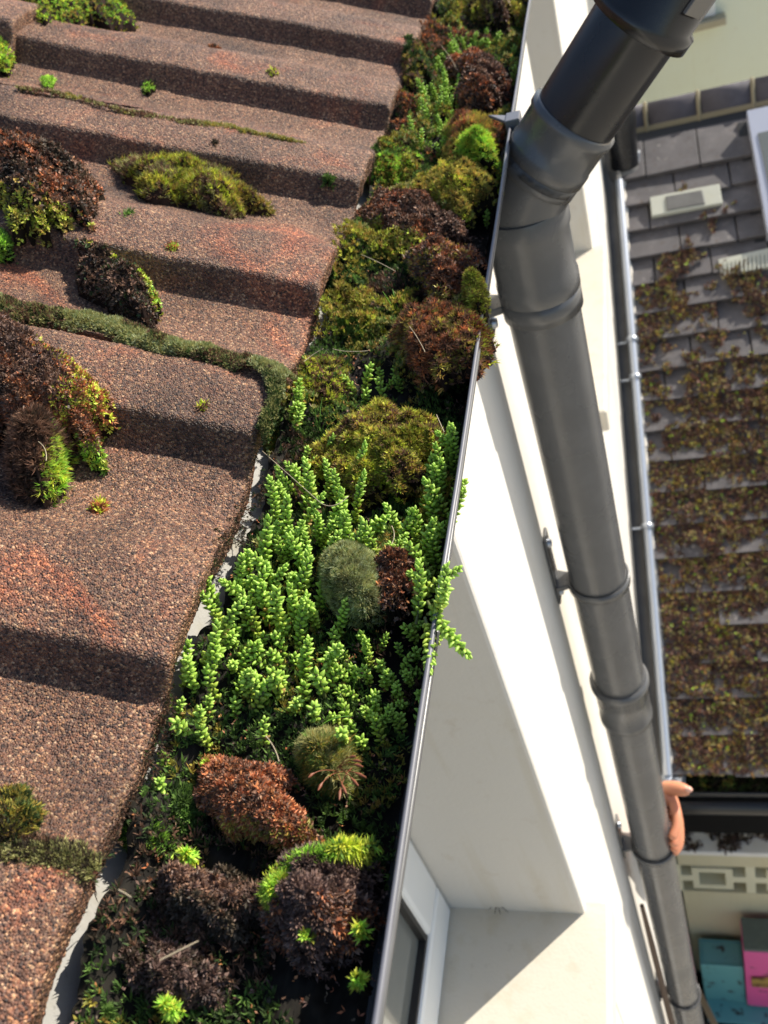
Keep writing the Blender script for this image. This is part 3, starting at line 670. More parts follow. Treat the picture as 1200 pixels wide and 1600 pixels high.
# ---- stonecrop
def leaf_shape():
    rings = [(0, .35), (.22, .95), (.5, 1.), (.78, .62), (.95, .24)]; n = 6; vs = []; fs = []
    for (t, r) in rings:
        for k in range(n):
            a = 2*math.pi*k/n; vs.append((r*.5*math.cos(a), t, r*.36*math.sin(a)))
    vs.append((0, 1.02, 0))
    for i in range(len(rings)-1):
        for k in range(n): fs.append((i*n+k, i*n+(k+1) % n, (i+1)*n+(k+1) % n, (i+1)*n+k))
    for k in range(n): fs.append(((len(rings)-1)*n+k, (len(rings)-1)*n+(k+1) % n, len(vs)-1))
    return np.array(vs), fs
LV, LF = leaf_shape()
def stem_mesh(seed, Ls, big=1., hue=0):
    rg = np.random.default_rng(seed); V = []; F = []; C = []; b = 0
    bend = rg.uniform(-.35, .35, 2)
    def axis(t): return np.array([bend[0]*Ls*t*t, bend[1]*Ls*t*t, Ls*t])
    nl = int(Ls/.00080); ph = 0
    for i in range(nl):
        t = .12 + .88*(i/nl)**.92; ph += 2.39996 + rg.normal()*.12
        p = axis(t); tdir = unit(axis(min(1, t+.05))-axis(t-.05)) if t < .97 else unit(axis(1)-axis(.9))
        u = unit(np.cross(tdir, [0, 1, .01])); v = np.cross(tdir, u); rad = u*math.cos(ph)+v*math.sin(ph)
        top = max(0, (t-.78)/.22); el = math.radians(30 + 7*rg.normal() + 46*top**1.4)
        d = rad*math.cos(el)+tdir*math.sin(el)
        L = .0038*big*(1-.42*top**1.6)*rg.uniform(.82, 1.15)*(.75 if t < .25 else 1); W_ = .0025*big*(1-.25*top)
        w_ = unit(np.cross(d, tdir)); th = np.cross(w_, d)
        pts = p + LV[:, :1]*w_*W_ + LV[:, 1:2]*d*L + LV[:, 2:]*th*W_*1.05 + rad*.0004
        V.append(pts); F += [tuple(q+b for q in f) for f in LF]; b += len(LV)
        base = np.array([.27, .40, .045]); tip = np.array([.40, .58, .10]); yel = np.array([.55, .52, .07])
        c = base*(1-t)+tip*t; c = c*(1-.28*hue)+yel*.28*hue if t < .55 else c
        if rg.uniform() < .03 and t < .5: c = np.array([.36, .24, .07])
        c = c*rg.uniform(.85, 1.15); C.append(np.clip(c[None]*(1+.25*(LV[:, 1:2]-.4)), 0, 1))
    # the stalk
    n = 6; ks = 7; st = []
    for k in range(ks):
        p = axis(k/(ks-1)*.96)
        for j in range(n): a = 2*math.pi*j/n; st.append(p+.0008*np.array([math.cos(a), math.sin(a), 0]))
    V.append(np.array(st)); F += [(b+k*n+j, b+k*n+(j+1) % n, b+(k+1)*n+(j+1) % n, b+(k+1)*n+j) for k in range(ks-1) for j in range(n)]
    C.append(np.tile(np.array([[.13, .15, .05]]), (len(st), 1)))
    me = bpy.data.meshes.new('stonecrop_shoot'); me.from_pydata([tuple(p) for p in np.concatenate(V)], [], F)
    me.polygons.foreach_set('use_smooth', [True]*len(F)); setcol(me, np.concatenate(C)); me.materials.append(M_SEDUM); return me
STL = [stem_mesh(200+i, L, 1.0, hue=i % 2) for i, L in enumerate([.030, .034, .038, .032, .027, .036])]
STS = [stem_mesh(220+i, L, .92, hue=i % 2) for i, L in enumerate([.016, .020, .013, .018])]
occupied = []
def shoot(px, py, meshes, label, group, rg, z=None, lean=(.24, .30), scale=1, tz=None, wob=.15):
    z0 = -.318 if z is None else z; p = at(px, py, 2, z0); over = z == -.300
    for _ in range(3):
        z0 = float(soil_z(p[0], p[1])) if z is None else z
        p = at(px, py, 2, z0)
    if not over: p[0] = min(p[0], lipx(p[1])-.017)
    o = bpy.data.objects.new('stonecrop_shoot', meshes[rg.integers(len(meshes))]); COL.objects.link(o)
    d = Vector((lean[0]+rg.normal()*wob, lean[1]+rg.normal()*wob, 1 if tz is None else tz)).normalized()
    o.rotation_mode = 'QUATERNION'; o.rotation_quaternion = d.to_track_quat('Z', 'Y') @ Matrix.Rotation(rg.uniform(0, 6.28), 4, 'Z').to_quaternion()
    s = scale*rg.uniform(.84, 1.12); o.scale = (s, s, s*rg.uniform(.75, 1.08))
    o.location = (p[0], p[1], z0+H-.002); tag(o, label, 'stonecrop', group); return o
def inside(x, y, poly):
    c = False; j = len(poly)-1
    for i in range(len(poly)):
        if (poly[i][1] > y) != (poly[j][1] > y) and x < (poly[j][0]-poly[i][0])*(y-poly[i][1])/(poly[j][1]-poly[i][1])+poly[i][0]: c = not c
        j = i
    return c
def patch(poly, n, dmin, meshes, label, group, seed, **k):
    rg = np.random.default_rng(seed); xs = [p[0] for p in poly]; ys = [p[1] for p in poly]; pts = []; tries = 0
    while len(pts) < n and tries < 6000:
        tries += 1; x = rg.uniform(min(xs), max(xs)); y = rg.uniform(min(ys), max(ys))
        if inside(x, y, poly) and not (500 < x < 648 and 905 < y < 1000) and all((x-a)**2+(y-b)**2 > dmin**2 for a, b in pts): pts.append((x, y))
    for x, y in pts: shoot(x, y, meshes, label, group, rg, **k)
G1 = 'upright stonecrop shoots in the dense middle patch'
patch([(395, 905), (520, 850), (665, 850), (690, 930), (650, 985), (500, 985), (400, 1010), (330, 1030), (345, 960)], 56, 21, STL, 'tall upright pale green stonecrop shoot in the dense patch beside the grey green cushion', G1, 301)
patch([(300, 1010), (420, 990), (520, 1000), (560, 1060), (470, 1110), (360, 1130), (262, 1150), (255, 1080)], 46, 20, STL[:1]+STS, 'yellow green stonecrop shoot in the lower left of the dense patch', G1+' lower left', 302, wob=.32)
patch([(560, 990), (680, 980), (672, 1090), (640, 1160), (560, 1180), (520, 1110)], 40, 17, STS, 'short stonecrop rosette in shade on the right side below the dense patch', 'short shaded stonecrop rosettes', 303, lean=(.12, .12), wob=.3, scale=.85)
patch([(430, 800), (560, 770), (560, 850), (420, 880)], 16, 24, STL, 'stonecrop shoot in the row just below the olive yellow moss cushion', 'stonecrop shoots below the olive cushion', 304)
patch([(665, 790), (715, 730), (700, 850), (650, 880)], 16, 16, STL, 'stonecrop shoot standing against the gutter lip above the overhanging sprigs', 'stonecrop shoots against the lip', 305)
patch([(430, 770), (500, 720), (530, 760), (460, 815)], 9, 16, STS+STL[:2], 'stonecrop shoot between the tile corner and the olive yellow cushion', 'stonecrop shoots left of the olive cushion', 306)
patch([(550, 620), (615, 590), (632, 610), (570, 655)], 8, 13, STS, 'small stonecrop shoot directly above the olive yellow cushion', 'small stonecrop shoots above the olive cushion', 307)
patch([(440, 640), (475, 625), (480, 660), (450, 680)], 6, 11, STS, 'small pale stonecrop shoot touching the tile corner', 'small stonecrop shoots at the tile corner', 308)
patch([(612, 235), (665, 130), (720, 150), (700, 240), (640, 262)], 46, 11, STL[:2]+STS, 'stonecrop shoot in the blurred upper patch between tiles and brown clods', 'stonecrop shoots in the blurred upper patch', 309, z=-.316)
patch([(680, 120), (700, 60), (780, 65), (740, 105)], 26, 10, STS, 'tiny stonecrop shoot above the dark red brown clod', 'tiny stonecrop shoots near the top', 310)
patch([(795, 150), (800, 70), (822, 15), (820, 60), (808, 140)], 8, 9, STS, 'tiny stonecrop shoot in the line along the lip near the top', 'tiny stonecrop shoots along the top of the lip', 311)
patch([(755, 330), (785, 270), (775, 330), (760, 370)], 6, 11, STS, 'small bluish stonecrop shoot by the lip next to the yellow olive domes', 'bluish stonecrop shoots by the lip', 312)
rgx = np.random.default_rng(77)
for (x, y, l) in [(438, 1048, 'bright stonecrop rosette near the lower middle, above the round bud'), (438, 1090, 'round pale stonecrop bud on its own in the dark'), (505, 1085, 'plump upright stonecrop shoot by the curved grass blade'),
                  (493, 1125, 'two armed stonecrop sprig above the small green cushion'), (330, 1170, 'bright stonecrop sprig left of the rust clod top'), (262, 1232, 'yellowish stonecrop sprig close to the tiles, upper of two'),
                  (256, 1258, 'yellowish stonecrop sprig close to the tiles, lower of two'), (415, 1165, 'small stonecrop sprig just above the rust clod'), (540, 1160, 'stonecrop sprig right of the small green cushion top'), (232, 1195, 'small stonecrop sprig tucked under the tile edge')]:
    shoot(x, y, STS, l, 'single stonecrop sprigs in the lower gutter', rgx, z=-.318, lean=(.1, .15), scale=1.1)
def sprig(bx, by, bz, tx, ty, tz, k, label, grp):
    a = at(bx, by, 2, bz); b = at(tx, ty, 2, tz); d = b-a; ln = float(np.linalg.norm(d)); me = STL[k]
    L0 = [.030, .034, .038, .032, .027, .036][k]
    o = bpy.data.objects.new('stonecrop_shoot', me); COL.objects.link(o); o.rotation_mode = 'QUATERNION'
    o.rotation_quaternion = Vector(d).to_track_quat('Z', 'Y') @ Matrix.Rotation(k*1.3, 4, 'Z').to_quaternion()
    w_ = .98; o.scale = (w_, w_, ln/L0); o.location = (a[0], a[1], a[2]+H); tag(o, label, 'stonecrop', grp)
OG = 'stonecrop sprigs overhanging the lip'
sprig(672, 985, -.306, 712, 888, -.288, 0, 'upper stonecrop sprig reaching out over the gutter lip', OG)
sprig(668, 960, -.304, 724, 938, -.290, 1, 'middle stonecrop sprig reaching out over the gutter lip', OG)
sprig(668, 940, -.302, 718, 1030, -.296, 2, 'lowest stonecrop sprig drooping over the gutter lip', OG)
sprig(664, 965, -.302, 690, 1040, -.300, 3, 'stonecrop sprig curling down along the gutter lip', OG)
sprig(650, 975, -.312, 672, 880, -.292, 4, 'stonecrop sprig standing just inside the lip behind the overhanging ones', OG)
sprig(655, 930, -.312, 690, 905, -.294, 5, 'stonecrop sprig crossing the lip between the two upper overhanging ones', OG)

# ---- grass and threads
M_GRASS = NM('grass_blade').done((.13,.30,.035), .45)
M_STRAW = NM('dry_stalk').done((.42,.34,.22), .6)
M_RED = NM('red_seta').done((.22,.07,.03), .5)
def grass(label, bx, by, blades_, z=-.322):
    g = empty('grass_tuft', at(bx, by, 2, z), label, 'grass tuft')
    c = at(bx, by, 2, z)
    for (dx, dy, hh, wd) in blades_:
        e = at(bx+dx, by+dy, 2, z+hh); vs = []; n = 9
        side = unit(np.cross(e-c, [0, 0, 1]))
        side = unit(side + np.array([.2, -.1, .2]))
        for k in range(n):
            t = k/(n-1); p = c*(1-t)+e*t + np.array([0, 0, .25*np.linalg.norm(e-c)])*4*t*(1-t)*.4
            w_ = wd*(1-t)**.6*min(1, .5+2*t)
            vs += [p-side*w_/2, p+side*w_/2, p-np.array([0, 0, .0003])]
        b = MB(); fs = []
        for k in range(n-1):
            a = 3*k; fs += [(a, a+3, a+5, a+2), (a+2, a+5, a+4, a+1), (a, a+1, a+4, a+3)]
        b.add(vs, fs, True); b.build('blade', M_GRASS, g)
grass('grass tuft with five broad blades in the dark gap under the red brown clod', 625, 502, [(-58, -50, .012, .0030), (-12, -52, .020, .0022), (-50, -8, .004, .0024), (10, -55, .022, .0016), (-28, -48, .026, .0016)])
grass('fine bright grass tuft between the tile corner and the olive cushion', 500, 690, [(-20, -50, .012, .0011), (4, -70, .018, .0012), (22, -60, .02, .001), (-40, -20, .008, .001), (30, -40, .014, .0012), (-30, -42, .012, .0009), (12, -35, .02, .001), (-8, -60, .02, .0009), (38, -18, .01, .001), (-45, 5, .005, .0009)])
grass('single curved grass blade among shaded stonecrop', 548, 1105, [(18, -65, .022, .0012)])
grass('pale grass blade lying above the small green cushion', 500, 1135, [(52, -16, .012, .0015)])
grass('thin grass blade by the rust clod', 428, 1172, [(-16, -40, .018, .0008)])
def threads():
    rg = random.Random(9)
    L = [((410, 705), (455, 745), (500, 785)), ((500, 785), (520, 800), (545, 775)), ((682, 648), (688, 662), (694, 675)), ((475, 565), (490, 552), (505, 545)), ((690, 72), (705, 90), (712, 105)), ((565, 398), (590, 408), (618, 424)), ((640, 510), (655, 530), (664, 550)),
         ((60, 690), (75, 700), (72, 720)), ((85, 615), (92, 605), (100, 598)), ((612, 850), (620, 835), (612, 822)), ((415, 1150), (430, 1165), (436, 1190)), ((520, 545), (540, 552), (575, 548)), ((250, 1500), (280, 1485), (310, 1470)), ((185, 1390), (195, 1395), (205, 1402)), ((495, 300), (500, 330), (520, 350))]
    for i, tr in enumerate(L):
        z = -.286; b = MB(); pts = []
        for k in range(9):
            t = k/8; x = (1-t)**2*tr[0][0]+2*t*(1-t)*tr[1][0]+t*t*tr[2][0]; y = (1-t)**2*tr[0][1]+2*t*(1-t)*tr[1][1]+t*t*tr[2][1]
            pts.append(at(x, y, 2, z+rg.uniform(-.0006, .0006)) if x > 330 else surf_roof(x, y, .035))
        b.sweep(pts, [.00022]*9, 5); o = b.build('dry_stalk', M_STRAW); tag(o, 'hair thin dry stalk or thread caught on the moss', 'dry stalk', 'hair thin dry stalks and threads')
threads()
st = empty('moss_stalks', at(530, 1205, 2, -.312), 'cluster of reddish spore stalks sprouting from the small green cushion', 'moss stalks')
for k, (ex, ey) in enumerate([(567, 1198), (572, 1215), (560, 1228), (541, 1240), (530, 1250), (497, 1235), (482, 1215), (556, 1182), (565, 1190)]):
    b = MB(); p0 = at(528+rgx.normal()*6, 1203+rgx.normal()*6, 2, -.314); p2 = at(ex, ey, 2, -.302); pm = (p0+p2)/2+np.array([0, 0, .006])
    pts = [(1-t)**2*p0+2*t*(1-t)*pm+t*t*p2 for t in np.linspace(0, 1, 8)]
    b.sweep(pts, [.00018]*6+[.0007, .0003], 6); b.build('stalk', M_RED, st)

M_BLACK = NM('glossy_black_gutter').done((.012,.012,.012), .22)
# ============================================================ LEAN-TO beyond the pipe
SL = .545; RC, RS = math.cos(math.atan(SL)), math.sin(math.atan(SL))
def lz(y): return -2.30 + SL*(y-1.32)
lt = empty('lean_to', (.8, 2.2, -5.1), 'low lean-to extension with mossy dark grey tiled roof beside the white wall', 'extension')
def rp(x, y, up): return np.array([x, y, lz(y)]) + up*np.array([0, -RS, RC])
def lean_roof():
    b = MB(); rr = random.Random(12); g = .0975; tw = .166; x0 = -.118
    for r in range(0, 20):
        for k in range(0, 8):
            xa = x0 + k*tw + (tw/2 if r % 2 else 0); w_ = tw-.004
            if r % 2 and k == 0:
                c = (x0+tw/4, 0, 0)
                ww = tw/2-.004; cc = rp(x0+ww/2, 1.31+(r*g)*RC, .017)
                b.obox(cc+np.array([0, RC, RS])*.07, (ww/2, 0, 0), np.array([0, RC, RS])*.08+np.array([0, RS, -RC])*.0155, np.array([0, -RS, RC])*.009)
            dz = rr.uniform(-.0025, .0035); sl_ = rr.uniform(-.005, .004)
            c = rp(xa+w_/2, 1.31+(r*g+sl_)*RC, .017+dz)
            b.obox(c+np.array([0, RC, RS])*.07, (w_/2, 0, rr.uniform(-.0015, .0015)), np.array([0, RC, RS])*.08+np.array([0, RS, -RC])*.0155, np.array([0, -RS, RC])*.0095)
    b.build('roof_tiles', M_SLATE, lt, .0015, 1)
    b = MB(); b.add([(-.165, 1.33, lz(1.33)-.01), (1.3, 1.33, lz(1.33)-.01), (1.3, 3.2, lz(3.2)-.01), (-.165, 3.2, lz(3.2)-.01),
                     (-.165, 1.33, lz(1.33)-.04), (1.3, 1.33, lz(1.33)-.04), (1.3, 3.2, lz(3.2)-.04), (-.165, 3.2, lz(3.2)-.04)],
                    [(0,1,2,3), (4,7,6,5), (0,4,5,1), (1,5,6,2), (2,6,7,3), (3,7,4,0)]); b.build('roof_deck', M_GASKET, lt)
lean_roof()
b = MB(); b.box(-.165, 1.3, 1.60, 3.3, -5.1, -2.26)
b.build('wall', mat_render('lean_to_cream_wall', (.62,.57,.42), amt=.3), lt)
b = MB(); b.box(-.12, 1.3, 1.375, 1.41, -2.79, -2.315); b.build('fascia', NM('black_fascia').done((.006,.006,.006), .8, spec=.08), lt, .004)
b = MB(); b.sweep([(x, 1.300, -2.462) for x in (-.12, .3, .8, 1.3)], [.030]*4, 32); b.build('waste_pipe', M_BLACK, lt)
b = MB(); b.box(-.12, 1.3, 1.411, 1.599, -2.785, -2.77); b.build('soffit', M_PVCB, lt)
# ridge tiles bedded in mortar
for k in range(9):
    xa = -.185+.165*k+.009; b = MB(); n = 14; vs = []; R = .062
    if k == 0: xa0 = WX+.01
    else: xa0 = xa
    for xx in (xa0, xa+.156):
        for j in range(n+1):
            a = math.pi*(-.12+1.24*j/n); vs.append((xx, 3.150-.036*math.cos(a), lz(3.10)-.005+.078*math.sin(a)))
    b.add(vs, [(j, j+1, n+2+j, n+1+j) for j in range(n)], True)
    o = b.build('ridge_tile', M_RIDGE, lt); s_ = o.modifiers.new('s', 'SOLIDIFY'); s_.thickness = .012
    s_.offset = -1
b = MB(); b.box(WX+.004, 1.30, 3.110, 3.20, lz(3.1)-.05, lz(3.1)+.012)
for k in range(8):
    xx = -.185+.165*(k+1); b.sweep([(xx+.000, 3.150-.037*math.cos(a), lz(3.10)-.004+.076*math.sin(a)) for a in np.linspace(-.2, 3.3, 14)], [.0065]*14, 8)
b.build('mortar', M_MORTAR, lt)
# pale tile vent with a dark grille, and ribbed vent
def on_roof(px, py, up=0):
    d = ray(px, py); n = np.array([0, -RS, RC]); q = np.array([0, 1.32, -2.30])+up*n; return d*((q@n)/(d@n))
def plate(parent, name, mat, c4, up0, up1, bevel=.002):
    b = MB(); v = [on_roof(*c, up0) for c in c4]; n = np.array([0, -RS, RC])
    vs = [p for p in v]+[p+n*(up1-up0) for p in v]
    b.add(vs, [(0,3,2,1), (4,5,6,7), (0,1,5,4), (1,2,6,5), (2,3,7,6), (3,0,4,7)]); return b.build(name, mat, parent, bevel)
v1 = plate(lt, 'tile_vent', M_PALE, [(1019, 344), (1129, 324), (1124, 294), (1100, 297)][:2]+[(1124, 294), (1016, 315)], .026, .050)
plate(v1, 'grille', M_LEAD, [(1042, 332), (1102, 321), (1097, 300), (1040, 310)], .042, .054)
v2 = plate(lt, 'tile_vent', M_PALE, [(1127, 436), (1300, 402), (1290, 372), (1122, 410)], .024, .042)
for k in range(14):
    x = 1132+k*6.5; plate(v2, 'rib', M_PALE, [(x, 432-k*1.25), (x+3, 431-k*1.25), (x+2, 409-k*1.25), (x-1, 410-k*1.25)], .040, .048, 0)
# skylight frame at the right
sk = plate(lt, 'skylight', NM('bluish_frame').done((.42,.44,.52), .35), [(1198, 380), (1420, 340), (1360, 150), (1166, 192)], .012, .07)
plate(sk, 'pane', M_GLASS, [(1215, 360), (1400, 325), (1350, 175), (1184, 210)], .066, .074)
plate(lt, 'valley_lead', M_GASKET, [(1180, 392), (1196, 388), (1166, 193), (1152, 196)], .012, .024, 0)
# left margin: lead upstand on the wall with stepped top, pale mortar fillet
def flashing():
    ys = np.linspace(1.30, 3.12, 90); b = MB(); vs = []; rr = random.Random(4)
    for y in ys:
        stp = .060 + .028*(((y*7) % 1)) + rr.uniform(-.003, .003)
        vs += [(WX+.0025, y, lz(y)+stp+.03), (WX+.004, y, lz(y)+.022), (WX+.036, y, lz(y)+.022), (WX+.036, y, lz(y)+.018), (WX+.001, y, lz(y)+.018), (WX+.0008, y, lz(y)+stp+.03)]
    fs = [(6*k+j, 6*k+(j+1) % 6, 6*(k+1)+(j+1) % 6, 6*(k+1)+j) for k in range(89) for j in range(6)]
    b.add(vs, fs); b.build('flashing', M_LEAD, lt)
    b = MB(); pts = [(WX+.052+rr.uniform(-.002, .002), y, lz(y)+.030+rr.uniform(-.003, .003)) for y in np.linspace(1.30, 3.1, 70)]
    b.sweep(pts, [.015*rr.uniform(.75, 1.2) for _ in pts], 8); b.build('mortar_fillet', M_WHITEM, lt)
flashing()
# moss over the lean-to roof
def lean_moss():
    rg = np.random.default_rng(31); n = 60000
    x = rg.uniform(-.10, .75, n); y = rg.uniform(1.30, 3.0, n)
    cov = np.interp(y, [1.3, 1.45, 1.7, 1.8, 1.3, 2.5, 2.75, 3.0], [.48, .62, .66, .96, .96, .60, .34, .06]) + .10*(x > .02)*(y < 2.4)
    d = vn(x, y, 14, 50)*.55+vn(x, y, 42, 51)*.45; k = (d > 1-cov*.92) ; x, y = x[k], y[k]; n = len(x)
    hgt = .030+.022*vn(x, y, 45, 55)*(vn(x, y, 12, 57)+.3)
    P = np.array([rp(a, b_, c) for a, b_, c in zip(x, y, hgt)])
    t = vn(x, y, 30, 60)*.6+rg.uniform(0, 1, n)*.4
    C = np.where((t > .60)[:, None], pick(['olive', 'brown', 'olgrey', 'brown'], rg, n), pick(['brown', 'dkbrown', 'dkbrown', 'dkbrown', 'olgrey'], rg, n))
    yl = rg.uniform(0, 1, n) < .03; C[yl] = pick(['yel', 'lime'], rg, int(yl.sum()))
    C = C*np.array([1.0,.90,.9])
    N = unit(np.stack([rg.normal(size=n)*.4+.2, rg.normal(size=n)*.4-.1, np.ones(n)], -1))
    V, CC = blades(P, N, rg.uniform(.004, .009, n), np.full(n, .0042), C, 7, (.2, 1.35), rg)
    o = link('roof_moss', quad_mesh('roof_moss', V, CC), None, [M_CHIP]); tag(o, 'brown and olive moss spread over the lean-to roof', 'moss', kind='stuff')
    k = rg.choice(n, 26); 
    for i, j in enumerate(k):
        pass
lean_moss()
# black gutter of the lean-to
lg = empty('lean_to_gutter', (.6, 1.32, -2.38), 'black half round gutter along the lower edge of the lean-to roof', 'gutter')
def lean_gut():
    A = np.linspace(math.pi, 2*math.pi, 24); xs = np.linspace(-.125, 1.3, 30); AA, XX = np.meshgrid(A, xs, indexing='ij'); R = .056
    P = np.stack([XX, 1.318+R*np.cos(AA), -2.335+R*np.sin(AA)*1.25+H], -1); me = grid_mesh('channel', P, 24, 30)
    o = link('channel', me, lg, [M_BLACK]); s_ = o.modifiers.new('s', 'SOLIDIFY'); s_.thickness = .003
    b = MB(); b.sweep([(x, 1.262, -2.334) for x in (-.125, .6, 1.3)], [.004]*3, 10); b.build('lip', M_BLACK, lg)
    b = MB(); b.box(-.128, -.124, 1.262, 1.374, -2.405, -2.333); b.build('end_cap', M_BLACK, lg)
lean_gut()
def lean_gut_moss():
    rg = np.random.default_rng(8); n = 2600; x = rg.uniform(-.11, .8, n); y = rg.uniform(1.27, 1.36, n)
    P = np.stack([x, y, np.full(n, -2.352)+.012*vn(x, y, 40, 3)], -1); N = unit(np.stack([rg.normal(size=n)*.4, rg.normal(size=n)*.4, np.ones(n)], -1))
    C = np.where((vn(x, y, 30, 4) > .6)[:, None], pick(['olive', 'green'], rg, n), pick(['dark', 'dkgreen'], rg, n)*.7)
    V, CC = blades(P, N, rg.uniform(.006, .012, n), np.full(n, .004), C, 6, (.2, 1.3), rg)
    o = link('lean_to_gutter_moss', quad_mesh('lean_to_gutter_moss', V, CC), None, [M_MOSS]); tag(o, 'dark moss filling the black lean-to gutter', 'moss', kind='stuff')
lean_gut_moss()
# soil vent pipe at the top of the lean-to roof, and the thin pipe running down beside the wall
vp = empty('vent_pipe', (-.10, 2.98, lz(2.98)), 'short black vent pipe with curved cap at the top of the lean-to roof', 'vent pipe')
b = MB(); zb = lz(2.98); b.sweep([(-.098, 2.98, zb-.03), (-.098, 2.98, zb+.08), (-.098, 2.98, zb+.175)], [.046]*3, 32); b.build('pipe', M_PVCB, vp)
b = MB(); b.sweep([(-.098, 2.98, zb+.150), (-.098, 2.98, zb+.185), (-.099, 2.982, zb+.205), (-.106, 2.99, zb+.225), (-.122, 3.0, zb+.235)], [.050, .050, .050, .044, .030], 32); b.build('cap', M_PVCB, vp)
b = MB(); b.sweep([(-.098, 2.98, zb-.002), (-.098, 2.98, zb+.022)], [.066, .052], 24); b.build('collar', M_LEAD, vp)
b = MB(); q = on_roof(992, 250, .03); b.sweep([q-[0, .01, .01], q+[0, 0, .015], q+[.01, 0, .03]], [.012, .018, .012], 12); b.build('bolt', M_STEEL, vp)
th = empty('overflow_pipe', (-.1, 2.0, lz(2.0)), 'thin shiny grey pipe running down the lean-to roof beside the white wall', 'pipe')
def ypt(y, up=.05, x=-.120): return rp(x, y, up)
b = MB(); b.sweep([ypt(y) for y in np.linspace(2.92, 1.30, 30)], [.0125]*30, 20); b.build('pipe', M_STEEL, th)
for yy in (2.42, 1.90, 2.31):
    b = MB(); b.sweep([ypt(yy+.008), ypt(yy+.006), ypt(yy-.006), ypt(yy-.008)], [.0125, .018, .018, .0125], 20); b.obox(ypt(yy, .036)-[.018, 0, 0], (.034, 0, 0), (0, .004, 0), (0, 0, .002)); b.build('clip', M_STEEL, th)
b = MB(); e = at(1040, 1216, 1, 1.29); e2 = at(1068, 1222, 1, 1.275); e0 = e-(e2-e)*.6
b.sweep([ypt(1.30), (ypt(1.30)+e0)/2-[0, .01, .004], e0, e, e2], [.0125, .014, .016, .018, .018], 20); b.build('outlet', M_STEEL, th)

# ============================================================ rear building seen over the lean-to ridge
rh = empty('rear_building', (1.5, 4.8, -5.1), 'pale green grey rendered wall rising behind the lean-to roof with a white window', 'building')
b = MB(); b.box(-.165, 1.15, 4.62, 7.5, -5.1, .6); b.build('wall', M_GREEN, rh)
c0 = at(1118, 30, 1, 4.6)
f1 = MB(); wx1, wz0 = c0[0], c0[2]+.02; wx0 = wx1-.85
f1.box(wx0, wx1, 4.585, 4.619, wz0, wz0+.07); f1.box(wx1-.06, wx1, 4.585, 4.619, wz0+.071, wz0+.95); f1.box(wx0, wx0+.06, 4.585, 4.619, wz0+.071, wz0+.95); f1.box(wx0+.061, wx1-.061, 4.585, 4.619, wz0+.88, wz0+.95)
wn = f1.build('window', M_UPVC, rh, .005)
b = MB(); b.box(wx0+.055, wx1-.055, 4.600, 4.612, wz0+.065, wz0+.885); b.build('pane', M_GLASS, wn)
b = MB(); b.box(wx0-.03, wx1+.04, 4.54, 4.619, wz0-.035, wz0-.003); b.build('sill', mat_render('stained_sill', (.42,.38,.28), amt=.5, sc=14), wn, .004)

# ============================================================ yard below the lean-to eave
sw = empty('garden_wall', (.7, 1.52, -5.1), 'cream garden wall with pierced decorative blocks under a leaf strewn coping', 'garden wall')
def garden_wall():
    yf = 1.505; zt = -3.17
    holes = []
    def H_(x0, x1, z0, z1): holes.append((x0, x1, z0, z1))
    u = .028; mats_ = []
    # solid body with boxes omitted for pierced cells
    z0p, z1p = -3.375, -3.205
    z_lo, z_hi = zt-.345, zt-.130
    b = MB(); b.box(-.155, 1.3, yf, 1.595, -5.1, z_lo); b.box(-.155, 1.3, yf, 1.595, z_hi, zt-.001); b.build('wall', mat_render('cream_block_wall', (.60,.54,.36), amt=.3), sw)
    b = MB(); hh = z_hi-z_lo; per = .250
    for k in range(-1, 5):
        xo = .10 + per*(k-1)                # block of strips: a meander left open
        b.box(xo-.032, xo, yf+.001, 1.594, z_lo+.0005, z_hi-.0005)                      # solid mullion between blocks
        b.box(xo, xo+.037, yf+.001, 1.594, z_lo+hh*.40, z_lo+hh*.60)
        b.box(xo+.037, xo+.060, yf+.001, 1.594, z_lo+hh*.12, z_lo+hh*.88)
        b.box(xo+.060, xo+.150, yf+.001, 1.594, z_lo+hh*.74, z_lo+hh*.88)
        b.box(xo+.060, xo+.150, yf+.001, 1.594, z_lo+hh*.12, z_lo+hh*.26)
        b.box(xo+.150, xo+.175, yf+.001, 1.594, z_lo+hh*.12, z_lo+hh*.88)
        b.box(xo+.175, xo+.218, yf+.001, 1.594, z_lo+hh*.40, z_lo+hh*.60)
    b.build('pierced_blocks', mat_render('pale_pierced_block', (.68,.64,.46), amt=.2), sw)
    b = MB(); b.box(-.155, 1.3, 1.480, 1.596, zt, zt+.03); b.build('coping', mat_render('white_coping', (.74,.71,.66), dirt=(.25,.2,.15), amt=.3), sw, .004)
    rg = np.random.default_rng(3); n = 1500; x = rg.uniform(-.13, .7, n); y = rg.uniform(1.485, 1.59, n); k = vn(x, y, 26, 77) > .55; x, y = x[k], y[k]; n = len(x)
    P = np.stack([x, y, np.full(n, zt+.032)], -1); N = unit(np.stack([rg.normal(size=n), rg.normal(size=n), np.ones(n)], -1))
    V, CC = blades(P, N, rg.uniform(.008, .016, n), np.full(n, .007), pick(['dkbrown', 'dark'], rg, n), 4, (.6, 1.5), rg)
    o = link('leaf_litter', quad_mesh('leaf_litter', V, CC), None, [M_CHIP]); tag(o, 'dark brown leaf litter scattered on the white coping', 'leaf litter', kind='stuff')
garden_wall()
def splotch(name, base, seed, sc=16, thr=.60, dk=(.035,.03,.026)):
    s = NM(name); n = s.noise(sc, 4, .6); return s.done(s.mix(s.ramp(n, [(thr-.02, G(0)), (thr+.04, G(.95))]), base, dk), .5)
M_TURQ = splotch('turquoise_plastic', (.13,.37,.37), 1); M_PINK = splotch('pink_plastic', (.75,.11,.33), 2, 14, .6, (.10,.05,.03))
